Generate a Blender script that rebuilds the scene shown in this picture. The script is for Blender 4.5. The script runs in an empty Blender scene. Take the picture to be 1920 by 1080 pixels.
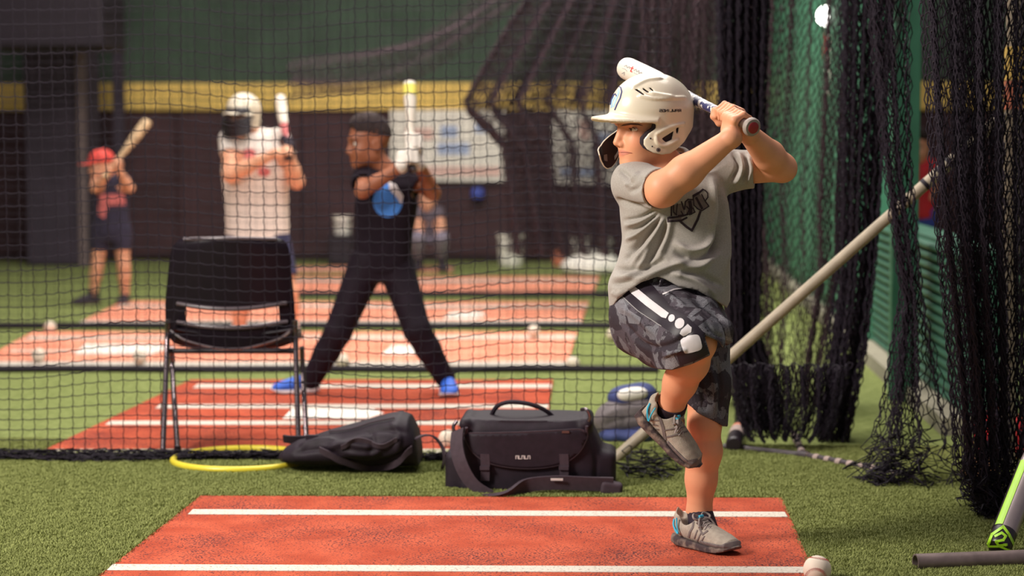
import bpy, bmesh, math, random
import numpy as np
from mathutils import Vector, Matrix
from mathutils.bvhtree import BVHTree
random.seed(7)
rng = np.random.default_rng(7)
sc = bpy.context.scene
COL = sc.collection
# ------------------------------------------------------------------ camera, world, lights, exposure
F = 3733.0                      # focal length in pixels of the 1920 px wide frame (70 mm on 36 mm)
H = 1.16                        # lens height
YAW = math.atan(210 / F)
PITCH = math.atan(278 / F)
cd = bpy.data.cameras.new('camera')
cam = bpy.data.objects.new('camera', cd)
COL.objects.link(cam)
cam.location = (0, 0, H)
cam.rotation_euler = (math.pi / 2 - PITCH, 0, YAW)
cd.sensor_width = 36.0
cd.lens = F * 36.0 / 1920.0
cd.clip_start = 0.1
cd.clip_end = 200
cd.dof.use_dof = True
cd.dof.focus_distance = 5.55
cd.dof.aperture_fstop = 2.3
sc.camera = cam

w = bpy.data.worlds.new('hall_air')
sc.world = w
w.use_nodes = True
w.node_tree.nodes['Background'].inputs[0].default_value = (0.96, 0.88, 1.0, 1)
w.node_tree.nodes['Background'].inputs[1].default_value = 0.22


def area(name, loc, target, sx, sy, power, col):
    l = bpy.data.lights.new(name, 'AREA')
    l.shape = 'RECTANGLE'
    l.size, l.size_y = sx, sy
    l.energy = power
    l.color = col
    o = bpy.data.objects.new(name, l)
    COL.objects.link(o)
    o.location = loc
    o.rotation_euler = (Vector(target) - Vector(loc)).to_track_quat('-Z', 'Y').to_euler()
    return o


area('hall_light_key', (-3.9, 3.6, 3.2), (0.5, 5.6, 0.7), 1.1, 1.1, 345, (1.0, 0.93, 0.84))
area('hall_light_near', (-0.2, 6.9, 5.0), (-0.2, 6.9, 0), 4.4, 1.6, 130, (1.0, 0.95, 0.88))
area('hall_light_cage', (-0.8, 9.4, 5.2), (-0.8, 9.4, 0), 5.0, 2.4, 305, (1.0, 0.94, 0.86))
area('hall_light_far', (-1.2, 13.5, 5.4), (-1.2, 13.8, 0), 6.0, 2.4, 390, (1.0, 0.94, 0.86))
area('hall_light_green', (-0.4, 12.0, 4.8), (1.6, 12.0, 1.2), 5.0, 1.4, 60, (1.0, 0.97, 0.9))
vs = sc.view_settings
vs.view_transform = 'Standard'
vs.look = 'None'
vs.exposure = 0.0
vs.gamma = 1.0
vs.use_curve_mapping = False

# ------------------------------------------------------------------ photograph pixel -> place in the hall
RM = np.array(Matrix.Rotation(YAW, 3, 'Z') @ Matrix.Rotation(math.pi / 2 - PITCH, 3, 'X'))


def ray(px, py):
    return RM @ np.array([(px - 960) / F, (540 - py) / F, -1.0])


def P(px, py, Y):
    d = ray(px, py)
    return np.array([0, 0, H]) + d * (Y / d[1])


def G(px, py, z=0.0):
    d = ray(px, py)
    return np.array([0, 0, H]) + d * ((z - H) / d[2])


def pix(p):
    q = (np.asarray(p, float) - np.array([0, 0, H])) @ RM
    return 960 + F * q[..., 0] / -q[..., 2], 540 - F * q[..., 1] / -q[..., 2]


def unit(v):
    v = np.asarray(v, float)
    return v / max(1e-9, np.linalg.norm(v))


def lin(r, g, b):
    return tuple(((c / 255) / 12.92 if c / 255 <= 0.04045 else ((c / 255 + 0.055) / 1.055) ** 2.4) for c in (r, g, b))


# ------------------------------------------------------------------ materials
def nd(nt, t, x=0, y=0, **kw):
    n = nt.nodes.new(t)
    for k, v in kw.items():
        setattr(n, k, v)
    return n


def pm(name, col, rough=0.6, var=0.12, scale=30.0, bump=0.0, bscale=300.0, metal=0.0, attr=False, col2=None, lo=0.45, hi=0.6, sheen=0.0, spec=0.5, detail=3.0, coat=0.0):
    """procedural surface: noise-varied base colour (or two colours), noise bump"""
    m = bpy.data.materials.new(name)
    m.use_nodes = True
    nt = m.node_tree
    b = nt.nodes['Principled BSDF']
    b.inputs['Roughness'].default_value = rough
    b.inputs['Metallic'].default_value = metal
    b.inputs['Specular IOR Level'].default_value = spec
    if coat:
        b.inputs['Coat Weight'].default_value = coat
    if sheen:
        b.inputs['Sheen Weight'].default_value = sheen
    tc = nd(nt, 'ShaderNodeTexCoord')
    nz = nd(nt, 'ShaderNodeTexNoise')
    nz.inputs['Scale'].default_value = scale
    nz.inputs['Detail'].default_value = detail
    nt.links.new(tc.outputs['Object'], nz.inputs['Vector'])
    rp = nd(nt, 'ShaderNodeValToRGB')
    e = rp.color_ramp.elements
    if col2 is None:
        e[0].position, e[1].position = 0.3, 0.7
        e[0].color = tuple(c * (1 - var) for c in col) + (1,)
        e[1].color = tuple(min(1, c * (1 + var)) for c in col) + (1,)
    else:
        e[0].position, e[1].position = lo, hi
        e[0].color = tuple(col) + (1,)
        e[1].color = tuple(col2) + (1,)
    nt.links.new(nz.outputs['Fac'], rp.inputs[0])
    out = rp.outputs[0]
    if attr:
        at = nd(nt, 'ShaderNodeAttribute')
        at.attribute_name = 'tint'
        mx = nd(nt, 'ShaderNodeMix', data_type='RGBA', blend_type='MULTIPLY')
        mx.inputs[0].default_value = 1.0
        nt.links.new(out, mx.inputs[6])
        nt.links.new(at.outputs['Color'], mx.inputs[7])
        out = mx.outputs[2]
    nt.links.new(out, b.inputs['Base Color'])
    if bump:
        n2 = nd(nt, 'ShaderNodeTexNoise')
        n2.inputs['Scale'].default_value = bscale
        n2.inputs['Detail'].default_value = 4
        nt.links.new(tc.outputs['Object'], n2.inputs['Vector'])
        bp = nd(nt, 'ShaderNodeBump')
        bp.inputs['Strength'].default_value = bump
        bp.inputs['Distance'].default_value = 0.004
        nt.links.new(n2.outputs['Fac'], bp.inputs['Height'])
        nt.links.new(bp.outputs[0], b.inputs['Normal'])
    return m


# ------------------------------------------------------------------ mesh helpers
def mesh_np(name, V, Fq, smooth=True):
    me = bpy.data.meshes.new(name)
    V = np.asarray(V, np.float32)
    me.vertices.add(len(V))
    me.vertices.foreach_set('co', V.ravel())
    Fq = np.asarray(Fq, np.int32)
    n, k = Fq.shape
    me.loops.add(n * k)
    me.polygons.add(n)
    me.polygons.foreach_set('loop_start', np.arange(0, n * k, k, dtype=np.int32))
    me.loops.foreach_set('vertex_index', Fq.ravel())
    if smooth:
        me.polygons.foreach_set('use_smooth', np.ones(n, bool))
    me.update(calc_edges=True)
    me.validate()
    return me


def tag(o, label=None, cat=None, group=None, kind=None):
    if label: o['label'] = label
    if cat: o['category'] = cat
    if group: o['group'] = group
    if kind: o['kind'] = kind
    return o


def base_of(o):
    b = np.zeros(3)
    while o is not None:
        b += np.array(o.location)
        o = o.parent
    return b


def link(name, me, m, parent=None, loc=None):
    """mesh data arrive in hall coordinates; origin moves to loc (or to the parent's base)"""
    o = bpy.data.objects.new(name, me)
    COL.objects.link(o)
    if m is not None:
        for q in (m if isinstance(m, (list, tuple)) else [m]):
            me.materials.append(q)
    if parent is not None:
        o.parent = parent
        off = base_of(parent)
    else:
        off = np.array(loc if loc is not None else (0, 0, 0), float)
        o.location = off
    n = len(me.vertices)
    co = np.empty(n * 3, np.float32)
    me.vertices.foreach_get('co', co)
    co = co.reshape(-1, 3) - off.astype(np.float32)
    me.vertices.foreach_set('co', co.ravel())
    me.update()
    return o


def empty(name, loc, label=None, cat=None, group=None):
    o = bpy.data.objects.new(name, None)
    o.empty_display_size = 0.1
    COL.objects.link(o)
    o.location = loc
    return tag(o, label, cat, group)


class MB:
    def __init__(s):
        s.V, s.Fc = [], []

    def add(s, V, Fc):
        k = len(s.V)
        s.V += [tuple(map(float, v)) for v in V]
        s.Fc += [tuple(int(i) + k for i in f) for f in Fc]
        return s

    def box(s, c, half, M=None):
        M = np.eye(3) if M is None else np.asarray(M, float)   # rows are the axes
        c = np.asarray(c, float)
        pts = [c + M[0] * sx * half[0] + M[1] * sy * half[1] + M[2] * sz * half[2]
               for sx in (-1, 1) for sy in (-1, 1) for sz in (-1, 1)]
        return s.add(pts, [(0, 1, 3, 2), (4, 6, 7, 5), (0, 4, 5, 1), (2, 3, 7, 6), (0, 2, 6, 4), (1, 5, 7, 3)])

    def tube(s, path, r, n=10, caps=True, flat=None):
        """swept tube; flat=(vector, factor) squashes the section along a direction"""
        path = np.asarray(path, float)
        k = len(path)
        r = np.broadcast_to(np.asarray(r, float), (k,))
        T = np.gradient(path, axis=0) if k > 2 else np.repeat([path[1] - path[0]], 2, 0)
        T /= np.maximum(np.linalg.norm(T, axis=1), 1e-9)[:, None]
        u = np.cross(T[0], [0, 0, 1.0])
        if np.linalg.norm(u) < 1e-3: u = np.cross(T[0], [0, 1.0, 0])
        u = unit(u)
        V = []
        for i in range(k):
            u = unit(u - T[i] * np.dot(u, T[i]))
            v = np.cross(T[i], u)
            for j in range(n):
                a = 2 * math.pi * j / n
                q = (u * math.cos(a) + v * math.sin(a)) * r[i]
                if flat is not None:
                    fd = unit(flat[0])
                    q = q - fd * np.dot(q, fd) * (1 - flat[1])
                V.append(path[i] + q)
        Fc = [(i * n + j, i * n + (j + 1) % n, (i + 1) * n + (j + 1) % n, (i + 1) * n + j) for i in range(k - 1) for j in range(n)]
        if caps:
            Fc += [tuple(range(n - 1, -1, -1)), tuple((k - 1) * n + j for j in range(n))]
        return s.add(V, Fc)

    def ring(s, c, r, tr, n=48, m=8, wob=None):
        c = np.asarray(c, float)
        V, Fc = [], []
        for i in range(n):
            a = 2 * math.pi * i / n
            for j in range(m):
                b = 2 * math.pi * j / m
                V.append(c + [(r + tr * math.cos(b)) * math.cos(a), (r + tr * math.cos(b)) * math.sin(a), tr * math.sin(b)])
        for i in range(n):
            for j in range(m):
                Fc.append((i * m + j, ((i + 1) % n) * m + j, ((i + 1) % n) * m + (j + 1) % m, i * m + (j + 1) % m))
        return s.add(V, Fc)

    def grid(s, A, thick=0.0, closed=False, skip=None):
        """surface from a (nu, nv, 3) array, thickened along its normals"""
        A = np.asarray(A, float)
        nu, nv = A.shape[:2]
        du = np.gradient(A, axis=0)
        dv = np.gradient(A, axis=1)
        N = np.cross(du, dv)
        N /= np.maximum(np.linalg.norm(N, axis=2), 1e-12)[..., None]
        quads = [(i, j) for i in range(nu - 1) for j in range(nv - 1) if not (skip and skip(i, j))]
        idx = lambda i, j, t: (i * nv + j) * 2 + t
        V = np.stack([A + N * thick / 2, A - N * thick / 2], axis=2).reshape(-1, 3)
        Fc = []
        edge = {}
        for i, j in quads:
            a, b, c, d = (i, j), (i + 1, j), (i + 1, j + 1), (i, j + 1)
            Fc.append(tuple(idx(*q, 0) for q in (a, b, c, d)))
            Fc.append(tuple(idx(*q, 1) for q in (d, c, b, a)))
            for e in ((a, b), (b, c), (c, d), (d, a)):
                edge[e] = 1
        for (p, q) in list(edge):
            if (q, p) not in edge:
                Fc.append((idx(*q, 0), idx(*p, 0), idx(*p, 1), idx(*q, 1)))
        return s.add(V, Fc)

    def ribbon(s, path, wdir, width, thick):
        """flat strap along a path; wdir is one vector or one per point"""
        path = np.asarray(path, float)
        wd = np.asarray(wdir, float)
        if wd.ndim == 1: wd = np.repeat([wd], len(path), 0)
        wd = wd / np.linalg.norm(wd, axis=1)[:, None]
        A = np.stack([path - wd * width / 2, path, path + wd * width / 2], axis=1)
        return s.grid(A, thick)

    def mesh(s, name, smooth=True):
        me = bpy.data.meshes.new(name)
        me.from_pydata(s.V, [], s.Fc)
        if smooth:
            me.polygons.foreach_set('use_smooth', np.ones(len(me.polygons), bool))
        me.update()
        return me

    def build(s, name, m, parent=None, loc=None, smooth=True, angle=40):
        me = s.mesh(name, smooth)
        o = link(name, me, m, parent, loc)
        if smooth:
            me.set_sharp_from_angle(angle=math.radians(angle))
        return o


def bez(pts, n=24):
    """Catmull-Rom through points"""
    pts = np.asarray(pts, float)
    q = np.vstack([2 * pts[0] - pts[1], pts, 2 * pts[-1] - pts[-2]])
    out = []
    seg = len(pts) - 1
    for t in np.linspace(0, seg, n):
        i = min(int(t), seg - 1)
        f = t - i
        a, b, c, d = q[i:i + 4]
        out.append(0.5 * ((2 * b) + (c - a) * f + (2 * a - 5 * b + 4 * c - d) * f * f + (3 * b - a - 3 * c + d) * f ** 3))
    return np.array(out)


def bevel(o, w=0.004, seg=2):
    b = o.modifiers.new('bevel', 'BEVEL')
    b.width = w
    b.segments = seg
    b.limit_method = 'ANGLE'
    return o


# ------------------------------------------------------------------ distance-field sculpting (for bodies, clothes, bags)
def smin(a, b, k):
    if k <= 0: return np.minimum(a, b)
    h = np.maximum(k - np.abs(a - b), 0) / k
    return np.minimum(a, b) - h * h * k * 0.25


class Vox:
    def __init__(s, lo, hi, h):
        s.lo = np.asarray(lo, np.float32)
        s.h = np.float32(h)
        s.n = np.ceil((np.asarray(hi) - s.lo) / h).astype(int) + 1
        s.D = np.full(s.n, 0.5, np.float32)

    def view(s, lo=None, hi=None):
        i0 = np.zeros(3, int) if lo is None else np.clip(np.floor((np.asarray(lo) - s.lo) / s.h).astype(int), 0, s.n)
        i1 = s.n.copy() if hi is None else np.clip(np.ceil((np.asarray(hi) - s.lo) / s.h).astype(int) + 1, 0, s.n)
        sl = tuple(slice(a, b) for a, b in zip(i0, i1))
        X = [(s.lo[k] + s.h * np.arange(i0[k], i1[k], dtype=np.float32)).reshape([-1 if q == k else 1 for q in range(3)]) for k in range(3)]
        return sl, X

    def op(s, sl, d, k, op):
        if d.size == 0: return
        D = s.D[sl]
        if op == 'u': s.D[sl] = smin(D, d, k)
        elif op == 's': s.D[sl] = -smin(-D, d, k)
        else: s.D[sl] = -smin(-D, -d, k)

    def cone(s, a, b, ra, rb, k=0.02, op='u', flat=None):
        a, b = np.asarray(a, np.float32), np.asarray(b, np.float32)
        m = max(ra, rb) + k + 2 * s.h
        sl, (X, Y, Z) = s.view(np.minimum(a, b) - m, np.maximum(a, b) + m)
        ba = b - a
        L = float(ba @ ba) + 1e-12
        t = np.clip(((X - a[0]) * ba[0] + (Y - a[1]) * ba[1] + (Z - a[2]) * ba[2]) / L, 0, 1)
        dx, dy, dz = X - a[0] - t * ba[0], Y - a[1] - t * ba[1], Z - a[2] - t * ba[2]
        if flat is not None:
            fd = unit(flat[0]).astype(np.float32)
            g = (1 / flat[1] - 1)
            q = (dx * fd[0] + dy * fd[1] + dz * fd[2]) * g
            dx, dy, dz = dx + q * fd[0], dy + q * fd[1], dz + q * fd[2]
        d = np.sqrt(dx * dx + dy * dy + dz * dz) - (ra + (rb - ra) * t)
        s.op(sl, d.astype(np.float32), k, op)

    def chain(s, pts, rs, k=0.02, op='u', flat=None):
        for i in range(len(pts) - 1):
            s.cone(pts[i], pts[i + 1], rs[i], rs[i + 1], k, op, flat)

    def ell(s, c, r, M=None, k=0.02, op='u'):
        c = np.asarray(c, np.float32)
        M = np.eye(3) if M is None else np.asarray(M)
        m = max(r) + k + 2 * s.h
        sl, (X, Y, Z) = s.view(c - m, c + m)
        X, Y, Z = X - c[0], Y - c[1], Z - c[2]
        q0, q1 = 0, 0
        for i in range(3):
            p = X * M[i][0] + Y * M[i][1] + Z * M[i][2]
            q0 = q0 + (p / r[i]) ** 2
            q1 = q1 + (p / (r[i] * r[i])) ** 2
        q0 = np.sqrt(q0)
        d = q0 * (q0 - 1) / np.maximum(np.sqrt(q1), 1e-6)
        s.op(sl, d.astype(np.float32), k, op)

    def box(s, c, half, M=None, rad=0.01, k=0.01, op='u'):
        c = np.asarray(c, np.float32)
        M = np.eye(3) if M is None else np.asarray(M)
        m = np.linalg.norm(half) + k + 2 * s.h
        sl, (X, Y, Z) = s.view(c - m, c + m)
        X, Y, Z = X - c[0], Y - c[1], Z - c[2]
        q = [np.abs(X * M[i][0] + Y * M[i][1] + Z * M[i][2]) - (half[i] - rad) for i in range(3)]
        d = np.sqrt(sum(np.maximum(v, 0) ** 2 for v in q)) + np.minimum(np.maximum(np.maximum(q[0], q[1]), q[2]), 0) - rad
        s.op(sl, d.astype(np.float32), k, op)

    def fn(s, f, k=0.0, op='u', lo=None, hi=None):
        sl, X = s.view(lo, hi)
        s.op(sl, np.broadcast_to(f(*X), s.D[sl].shape).astype(np.float32), k, op)

    def loft(s, rows, k=0.02, op='u', e=2.3):
        """upright body section: rows of (z, x centre, y centre, half width, half depth), rising z"""
        R = np.asarray(sorted(rows), np.float32)
        lo = [R[:, 1].min() - R[:, 3].max() - 0.05, R[:, 2].min() - R[:, 4].max() - 0.05, R[0, 0] - 0.05]
        hi = [R[:, 1].max() + R[:, 3].max() + 0.05, R[:, 2].max() + R[:, 4].max() + 0.05, R[-1, 0] + 0.05]
        sl, (X, Y, Z) = s.view(lo, hi)
        z = Z.ravel()
        g = [np.interp(z, R[:, 0], R[:, q]).astype(np.float32) for q in range(1, 5)]
        for q in range(4):      # soften the kinks between rows
            ker = np.ones(max(1, int(0.02 / s.h)) * 2 + 1)
            ker /= ker.sum()
            pad = len(ker) // 2
            g[q] = np.convolve(np.pad(g[q], pad, mode='edge'), ker, 'valid')
        cx, cy, a, b = [q.reshape(1, 1, -1).astype(np.float32) for q in g]
        rr = (np.abs((X - cx) / a) ** e + np.abs((Y - cy) / b) ** e) ** (1 / e)
        d = (rr - 1) * np.minimum(a, b)
        d = np.maximum(d, np.maximum(R[0, 0] - Z, Z - R[-1, 0]))
        s.op(sl, d.astype(np.float32), k, op)

    def mesh(s):
        """surface nets"""
        D = s.D
        S = D < 0
        c = [S[i:i + S.shape[0] - 1, j:j + S.shape[1] - 1, k:k + S.shape[2] - 1] for i in (0, 1) for j in (0, 1) for k in (0, 1)]
        a_any, a_all = c[0].copy(), c[0].copy()
        for q in c[1:]:
            a_any |= q
            a_all &= q
        I = np.argwhere(a_any & ~a_all)
        del a_any, a_all
        corner = np.array([(i, j, k) for i in (0, 1) for j in (0, 1) for k in (0, 1)])
        vals = np.stack([D[I[:, 0] + o[0], I[:, 1] + o[1], I[:, 2] + o[2]] for o in corner], 1)
        acc = np.zeros((len(I), 3), np.float32)
        cnt = np.zeros(len(I), np.float32)
        for p in range(8):
            for q in range(p + 1, 8):
                if np.abs(corner[p] - corner[q]).sum() != 1: continue
                va, vb = vals[:, p], vals[:, q]
                mk = (va < 0) != (vb < 0)
                t = np.where(mk, va / np.where(mk, va - vb, 1), 0)
                pt = corner[p] + (corner[q] - corner[p]) * t[:, None]
                acc += np.where(mk[:, None], pt, 0)
                cnt += mk
        V = s.lo + s.h * (I + acc / cnt[:, None])
        idx = np.full([x - 1 for x in S.shape], -1, np.int32)
        idx[I[:, 0], I[:, 1], I[:, 2]] = np.arange(len(I), dtype=np.int32)
        Q = []
        for ax in range(3):
            o1, o2 = [q for q in range(3) if q != ax]
            if ax == 1: o1, o2 = o2, o1
            A = S.take(range(0, S.shape[ax] - 1), ax)
            B = S.take(range(1, S.shape[ax]), ax)
            E = np.argwhere(A != B)
            E = E[(E[:, o1] > 0) & (E[:, o2] > 0) & (E[:, o1] < S.shape[o1] - 1) & (E[:, o2] < S.shape[o2] - 1)]
            ins = S[E[:, 0], E[:, 1], E[:, 2]]
            e1 = np.zeros(3, int); e1[o1] = 1
            e2 = np.zeros(3, int); e2[o2] = 1
            g = lambda M_: idx[M_[:, 0], M_[:, 1], M_[:, 2]]
            q = np.stack([g(E - e1 - e2), g(E - e2), g(E), g(E - e1)], 1)
            q[~ins] = q[~ins][:, ::-1]
            Q.append(q)
        return V, np.vstack(Q)


def scatter(idx, val, n):
    return np.stack([np.bincount(idx, val[:, k], n) for k in range(3)], 1)


def vnormals(V, Q):
    n = np.cross(V[Q[:, 2]] - V[Q[:, 0]], V[Q[:, 3]] - V[Q[:, 1]])
    N = sum(scatter(Q[:, k], n, len(V)) for k in range(4))
    return N / np.maximum(np.linalg.norm(N, axis=1), 1e-12)[:, None]


def relax(V, Q, it=2, lam=0.5):
    for _ in range(it):
        n = len(V)
        E = np.vstack([Q[:, [i, j]] for i, j in ((0, 1), (1, 2), (2, 3), (3, 0))])
        A = scatter(E[:, 0], V[E[:, 1]], n) + scatter(E[:, 1], V[E[:, 0]], n)
        c = np.bincount(E.ravel(), minlength=n)
        V = V + lam * (A / np.maximum(c, 1)[:, None] - V)
    return V


def decimated(o, ratio):
    d = o.modifiers.new('decimate', 'DECIMATE')
    d.ratio = ratio
    return o


def folds(V, Q, lines, front=True):
    """raise or sink cloth along lines given where they show in the photograph: (points, width px, height m)"""
    N = vnormals(V, Q)
    px, py = pix(V)
    view = V - np.array([0, 0, H])
    face = -(N * view).sum(1) / np.linalg.norm(view, axis=1)
    wgt = np.clip(face * 2.5, 0, 1) if front else np.ones(len(V))
    off = np.zeros(len(V))
    for pts, wpx, hgt in lines:
        c = bez(pts, 20) if len(pts) > 2 else np.asarray(pts, float)
        best = np.full(len(V), 1e9)
        taper = np.ones(len(V))
        for i in range(len(c) - 1):
            a, b = c[i], c[i + 1]
            d = b - a
            t = np.clip(((px - a[0]) * d[0] + (py - a[1]) * d[1]) / (d @ d + 1e-9), 0, 1)
            q = np.hypot(px - a[0] - t * d[0], py - a[1] - t * d[1])
            s = (i + t) / (len(c) - 1)
            better = q < best
            best = np.where(better, q, best)
            taper = np.where(better, np.clip(np.minimum(s, 1 - s) * 5, 0.0, 1), taper)
        off += hgt * taper * np.exp(-(best / wpx) ** 2)
    return V + N * (off * wgt)[:, None]


def tint(me, C):
    a = me.attributes.new('tint', 'FLOAT_COLOR', 'POINT')
    C = np.hstack([np.asarray(C, np.float32), np.ones((len(C), 1), np.float32)])
    a.data.foreach_set('color', C.ravel())


def bvh_of(V, Q):
    return BVHTree.FromPolygons([tuple(v) for v in V.tolist()], [tuple(q) for q in Q.tolist()])


def cast(bvh, px, py, lift=0.0015):
    d = Vector(ray(px, py)).normalized()
    h, n, i, dist = bvh.ray_cast(Vector((0, 0, H)), d)
    if h is None: return None
    if n.dot(d) > 0: n = -n
    return np.array(h + n * lift)


def print_on(bvh, polys, lift=0.0015, step=5.0, mb=None):
    """flat print lying on cloth: each polygon (photograph outline) is cut into a fine grid that follows the surface"""
    mb = mb or MB()
    for poly in polys:
        bm = bmesh.new()
        vs_ = [bm.verts.new((x, y, 0)) for x, y in poly]
        try:
            f = bm.faces.new(vs_)
        except ValueError:
            bm.free(); continue
        bmesh.ops.triangulate(bm, faces=[f])
        for _ in range(6):
            long = [e for e in bm.edges if e.calc_length() > step]
            if not long: break
            bmesh.ops.subdivide_edges(bm, edges=long, cuts=1)
            bmesh.ops.triangulate(bm, faces=[q for q in bm.faces if len(q.verts) > 3])
        bm.verts.index_update()
        pts = [cast(bvh, v.co.x, v.co.y, lift) for v in bm.verts]
        keep, mp = [], {}
        for i, q in enumerate(pts):
            if q is not None:
                mp[i] = len(keep)
                keep.append(q)
        fs = []
        for q in bm.faces:
            ii = [v.index for v in q.verts]
            if all(i in mp for i in ii):
                pp = [pts[i] for i in ii]
                if max(np.linalg.norm(pp[a] - pp[b]) for a, b in ((0, 1), (1, 2), (0, 2))) < 0.03 + step / F * 20:
                    fs.append([mp[i] for i in ii])
        mb.add(keep, fs)
        bm.free()
    return mb


def stroke(pts, w):
    """photograph polyline -> outline polygons of width w px"""
    pts = [np.array(p, float) for p in pts]
    out = []
    for a, b in zip(pts[:-1], pts[1:]):
        d = unit(b - a)
        n = np.array([-d[1], d[0]]) * w / 2
        e = d * w * 0.35
        out.append([a - e + n, b + e + n, b + e - n, a - e - n])
    return out


def blob(cx, cy, rx, ry, rot=0, n=14, e=2.0):
    c, s_ = math.cos(math.radians(rot)), math.sin(math.radians(rot))
    o = []
    for i in range(n):
        a = 2 * math.pi * i / n
        x = rx * math.copysign(abs(math.cos(a)) ** (2 / e), math.cos(a))
        y = ry * math.copysign(abs(math.sin(a)) ** (2 / e), math.sin(a))
        o.append((cx + x * c - y * s_, cy + x * s_ + y * c))
    return o

# ------------------------------------------------------------------ surfaces used in the hall
M = {}
M['turf'] = pm('turf', lin(108, 118, 64), 0.95, col2=lin(144, 154, 94), scale=26, lo=0.3, hi=0.7, bump=0.9, bscale=420, detail=8, spec=0.15)
M['blade'] = pm('turf_blade', lin(100, 108, 50), 0.8, col2=lin(176, 182, 114), scale=60, lo=0.3, hi=0.7, spec=0.25)
M['brown_wall'] = pm('brown_wall', lin(68, 43, 47), 0.85, var=0.25, scale=3)
M['green_wall'] = pm('dark_green_wall', lin(62, 80, 66), 0.9, var=0.2, scale=2.5)
M['bright_green'] = pm('bright_green_paint', lin(64, 126, 98), 0.6, var=0.15, scale=5, bump=0.1, bscale=40)
M['rib_green'] = pm('ribbed_green_paint', lin(50, 98, 78), 0.55, var=0.15, scale=8)
M['yellow'] = pm('yellow_rail', lin(230, 194, 104), 0.7, var=0.14, scale=6)
M['column'] = pm('grey_column', lin(60, 51, 64), 0.85, var=0.2, scale=4)
M['black'] = pm('soft_black', lin(32, 21, 33), 0.6, var=0.2, scale=20)
M['curb'] = pm('pale_curb', lin(150, 144, 126), 0.9, var=0.15, scale=20)
M['white'] = pm('chalk_white', lin(238, 232, 222), 0.8, var=0.06, scale=12)
M['twine'] = pm('black_twine', lin(29, 20, 33), 0.6, var=0.3, scale=60, spec=0.3)
M['twine_soft'] = pm('brown_black_twine', lin(66, 49, 56), 0.7, var=0.3, scale=20, spec=0.3)


def rubber():
    m = pm('red_rubber_mat', lin(166, 68, 44), 0.95, col2=lin(194, 90, 62), scale=6, lo=0.35, hi=0.65, bump=0.9, bscale=170, spec=0.2)
    nt = m.node_tree
    b = nt.nodes['Principled BSDF']
    src = b.inputs['Base Color'].links[0].from_socket
    tc = nd(nt, 'ShaderNodeTexCoord')
    v = nd(nt, 'ShaderNodeTexNoise')
    v.inputs['Scale'].default_value = 150
    v.inputs['Detail'].default_value = 3
    w2 = nd(nt, 'ShaderNodeTexNoise')           # scuffed zones hold more black grains
    w2.inputs['Scale'].default_value = 3.2
    w2.inputs['Detail'].default_value = 4
    nt.links.new(tc.outputs['Object'], v.inputs['Vector'])
    nt.links.new(tc.outputs['Object'], w2.inputs['Vector'])
    mu = nd(nt, 'ShaderNodeMath', operation='MULTIPLY_ADD')
    mu.inputs[1].default_value = 0.42
    nt.links.new(w2.outputs['Fac'], mu.inputs[0])
    nt.links.new(v.outputs['Fac'], mu.inputs[2])
    r = nd(nt, 'ShaderNodeValToRGB')
    r.color_ramp.elements[0].position, r.color_ramp.elements[1].position = 0.74, 0.86
    nt.links.new(mu.outputs[0], r.inputs[0])
    mx = nd(nt, 'ShaderNodeMix', data_type='RGBA')
    nt.links.new(r.outputs[0], mx.inputs[0])
    nt.links.new(src, mx.inputs[6])
    mx.inputs[7].default_value = lin(74, 40, 44) + (1,)
    nt.links.new(mx.outputs[2], b.inputs['Base Color'])
    return m


M['rubber'] = rubber()
M['rubber_haze'] = pm('haze_pale_rubber', lin(222, 134, 106), 0.95, col2=lin(236, 158, 130), scale=4, lo=0.35, hi=0.65, bump=0.4, bscale=150, spec=0.2)  # far mats: haze and lens wash painted in as a paler red
M['stripe'] = pm('white_stripe', lin(206, 198, 186), 0.9, col2=lin(120, 92, 84), scale=130, lo=0.56, hi=0.72, bump=0.5, bscale=200, spec=0.2)

# ------------------------------------------------------------------ floor
YB = 19.0
XR = 1.33            # green wall on the right
mb = MB()
mb.add([(-16, 1.0, 0), (16, 1.0, 0), (16, 24, 0), (-16, 24, 0), (-16, 1.0, -.1), (16, 1.0, -.1), (16, 24, -.1), (-16, 24, -.1)],
       [(0, 1, 2, 3), (7, 6, 5, 4), (0, 4, 5, 1), (1, 5, 6, 2), (2, 6, 7, 3), (3, 7, 4, 0)])
floor = tag(mb.build('floor', M['turf'], smooth=False), kind='structure')

# ------------------------------------------------------------------ back wall: brown boards, yellow rail, green cloth above
zt = P(960, 208, YB)[2]
zy = P(960, 155, YB)[2]
wall = tag(MB().box((0, YB + 0.1, zt / 2), (12, 0.1, zt / 2)).build('wall_back', M['brown_wall'], smooth=False), kind='structure')
x = -9.0
k = 0
while x < 9:                                # padded panels with open joints
    wd = 1.18 + 0.06 * math.sin(k * 1.7)
    bevel(MB().box((x + wd / 2, YB - 0.03, zt / 2 + 0.02), (wd / 2 - 0.008, 0.03, zt / 2 - 0.03)).build('panel', M['brown_wall'], wall, smooth=False), 0.012)
    x += wd
    k += 1
rail = tag(MB().box((0, YB - 0.02, (zt + zy) / 2), (12, 0.09, (zy - zt) / 2)).build('trim_1', M['yellow'], smooth=False), kind='structure')
bevel(rail, 0.02)
up = tag(MB().box((0, YB + 0.12, zy + 1.6), (12, 0.1, 1.6)).build('wall_back_upper', M['green_wall'], smooth=False), kind='structure')

# left column and dark posts
def span(px0, px1, py0, py1, Y):
    a, b = P(px0, py0, Y), P(px1, py1, Y)
    return (a + b) / 2, abs(b - a) / 2


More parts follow.
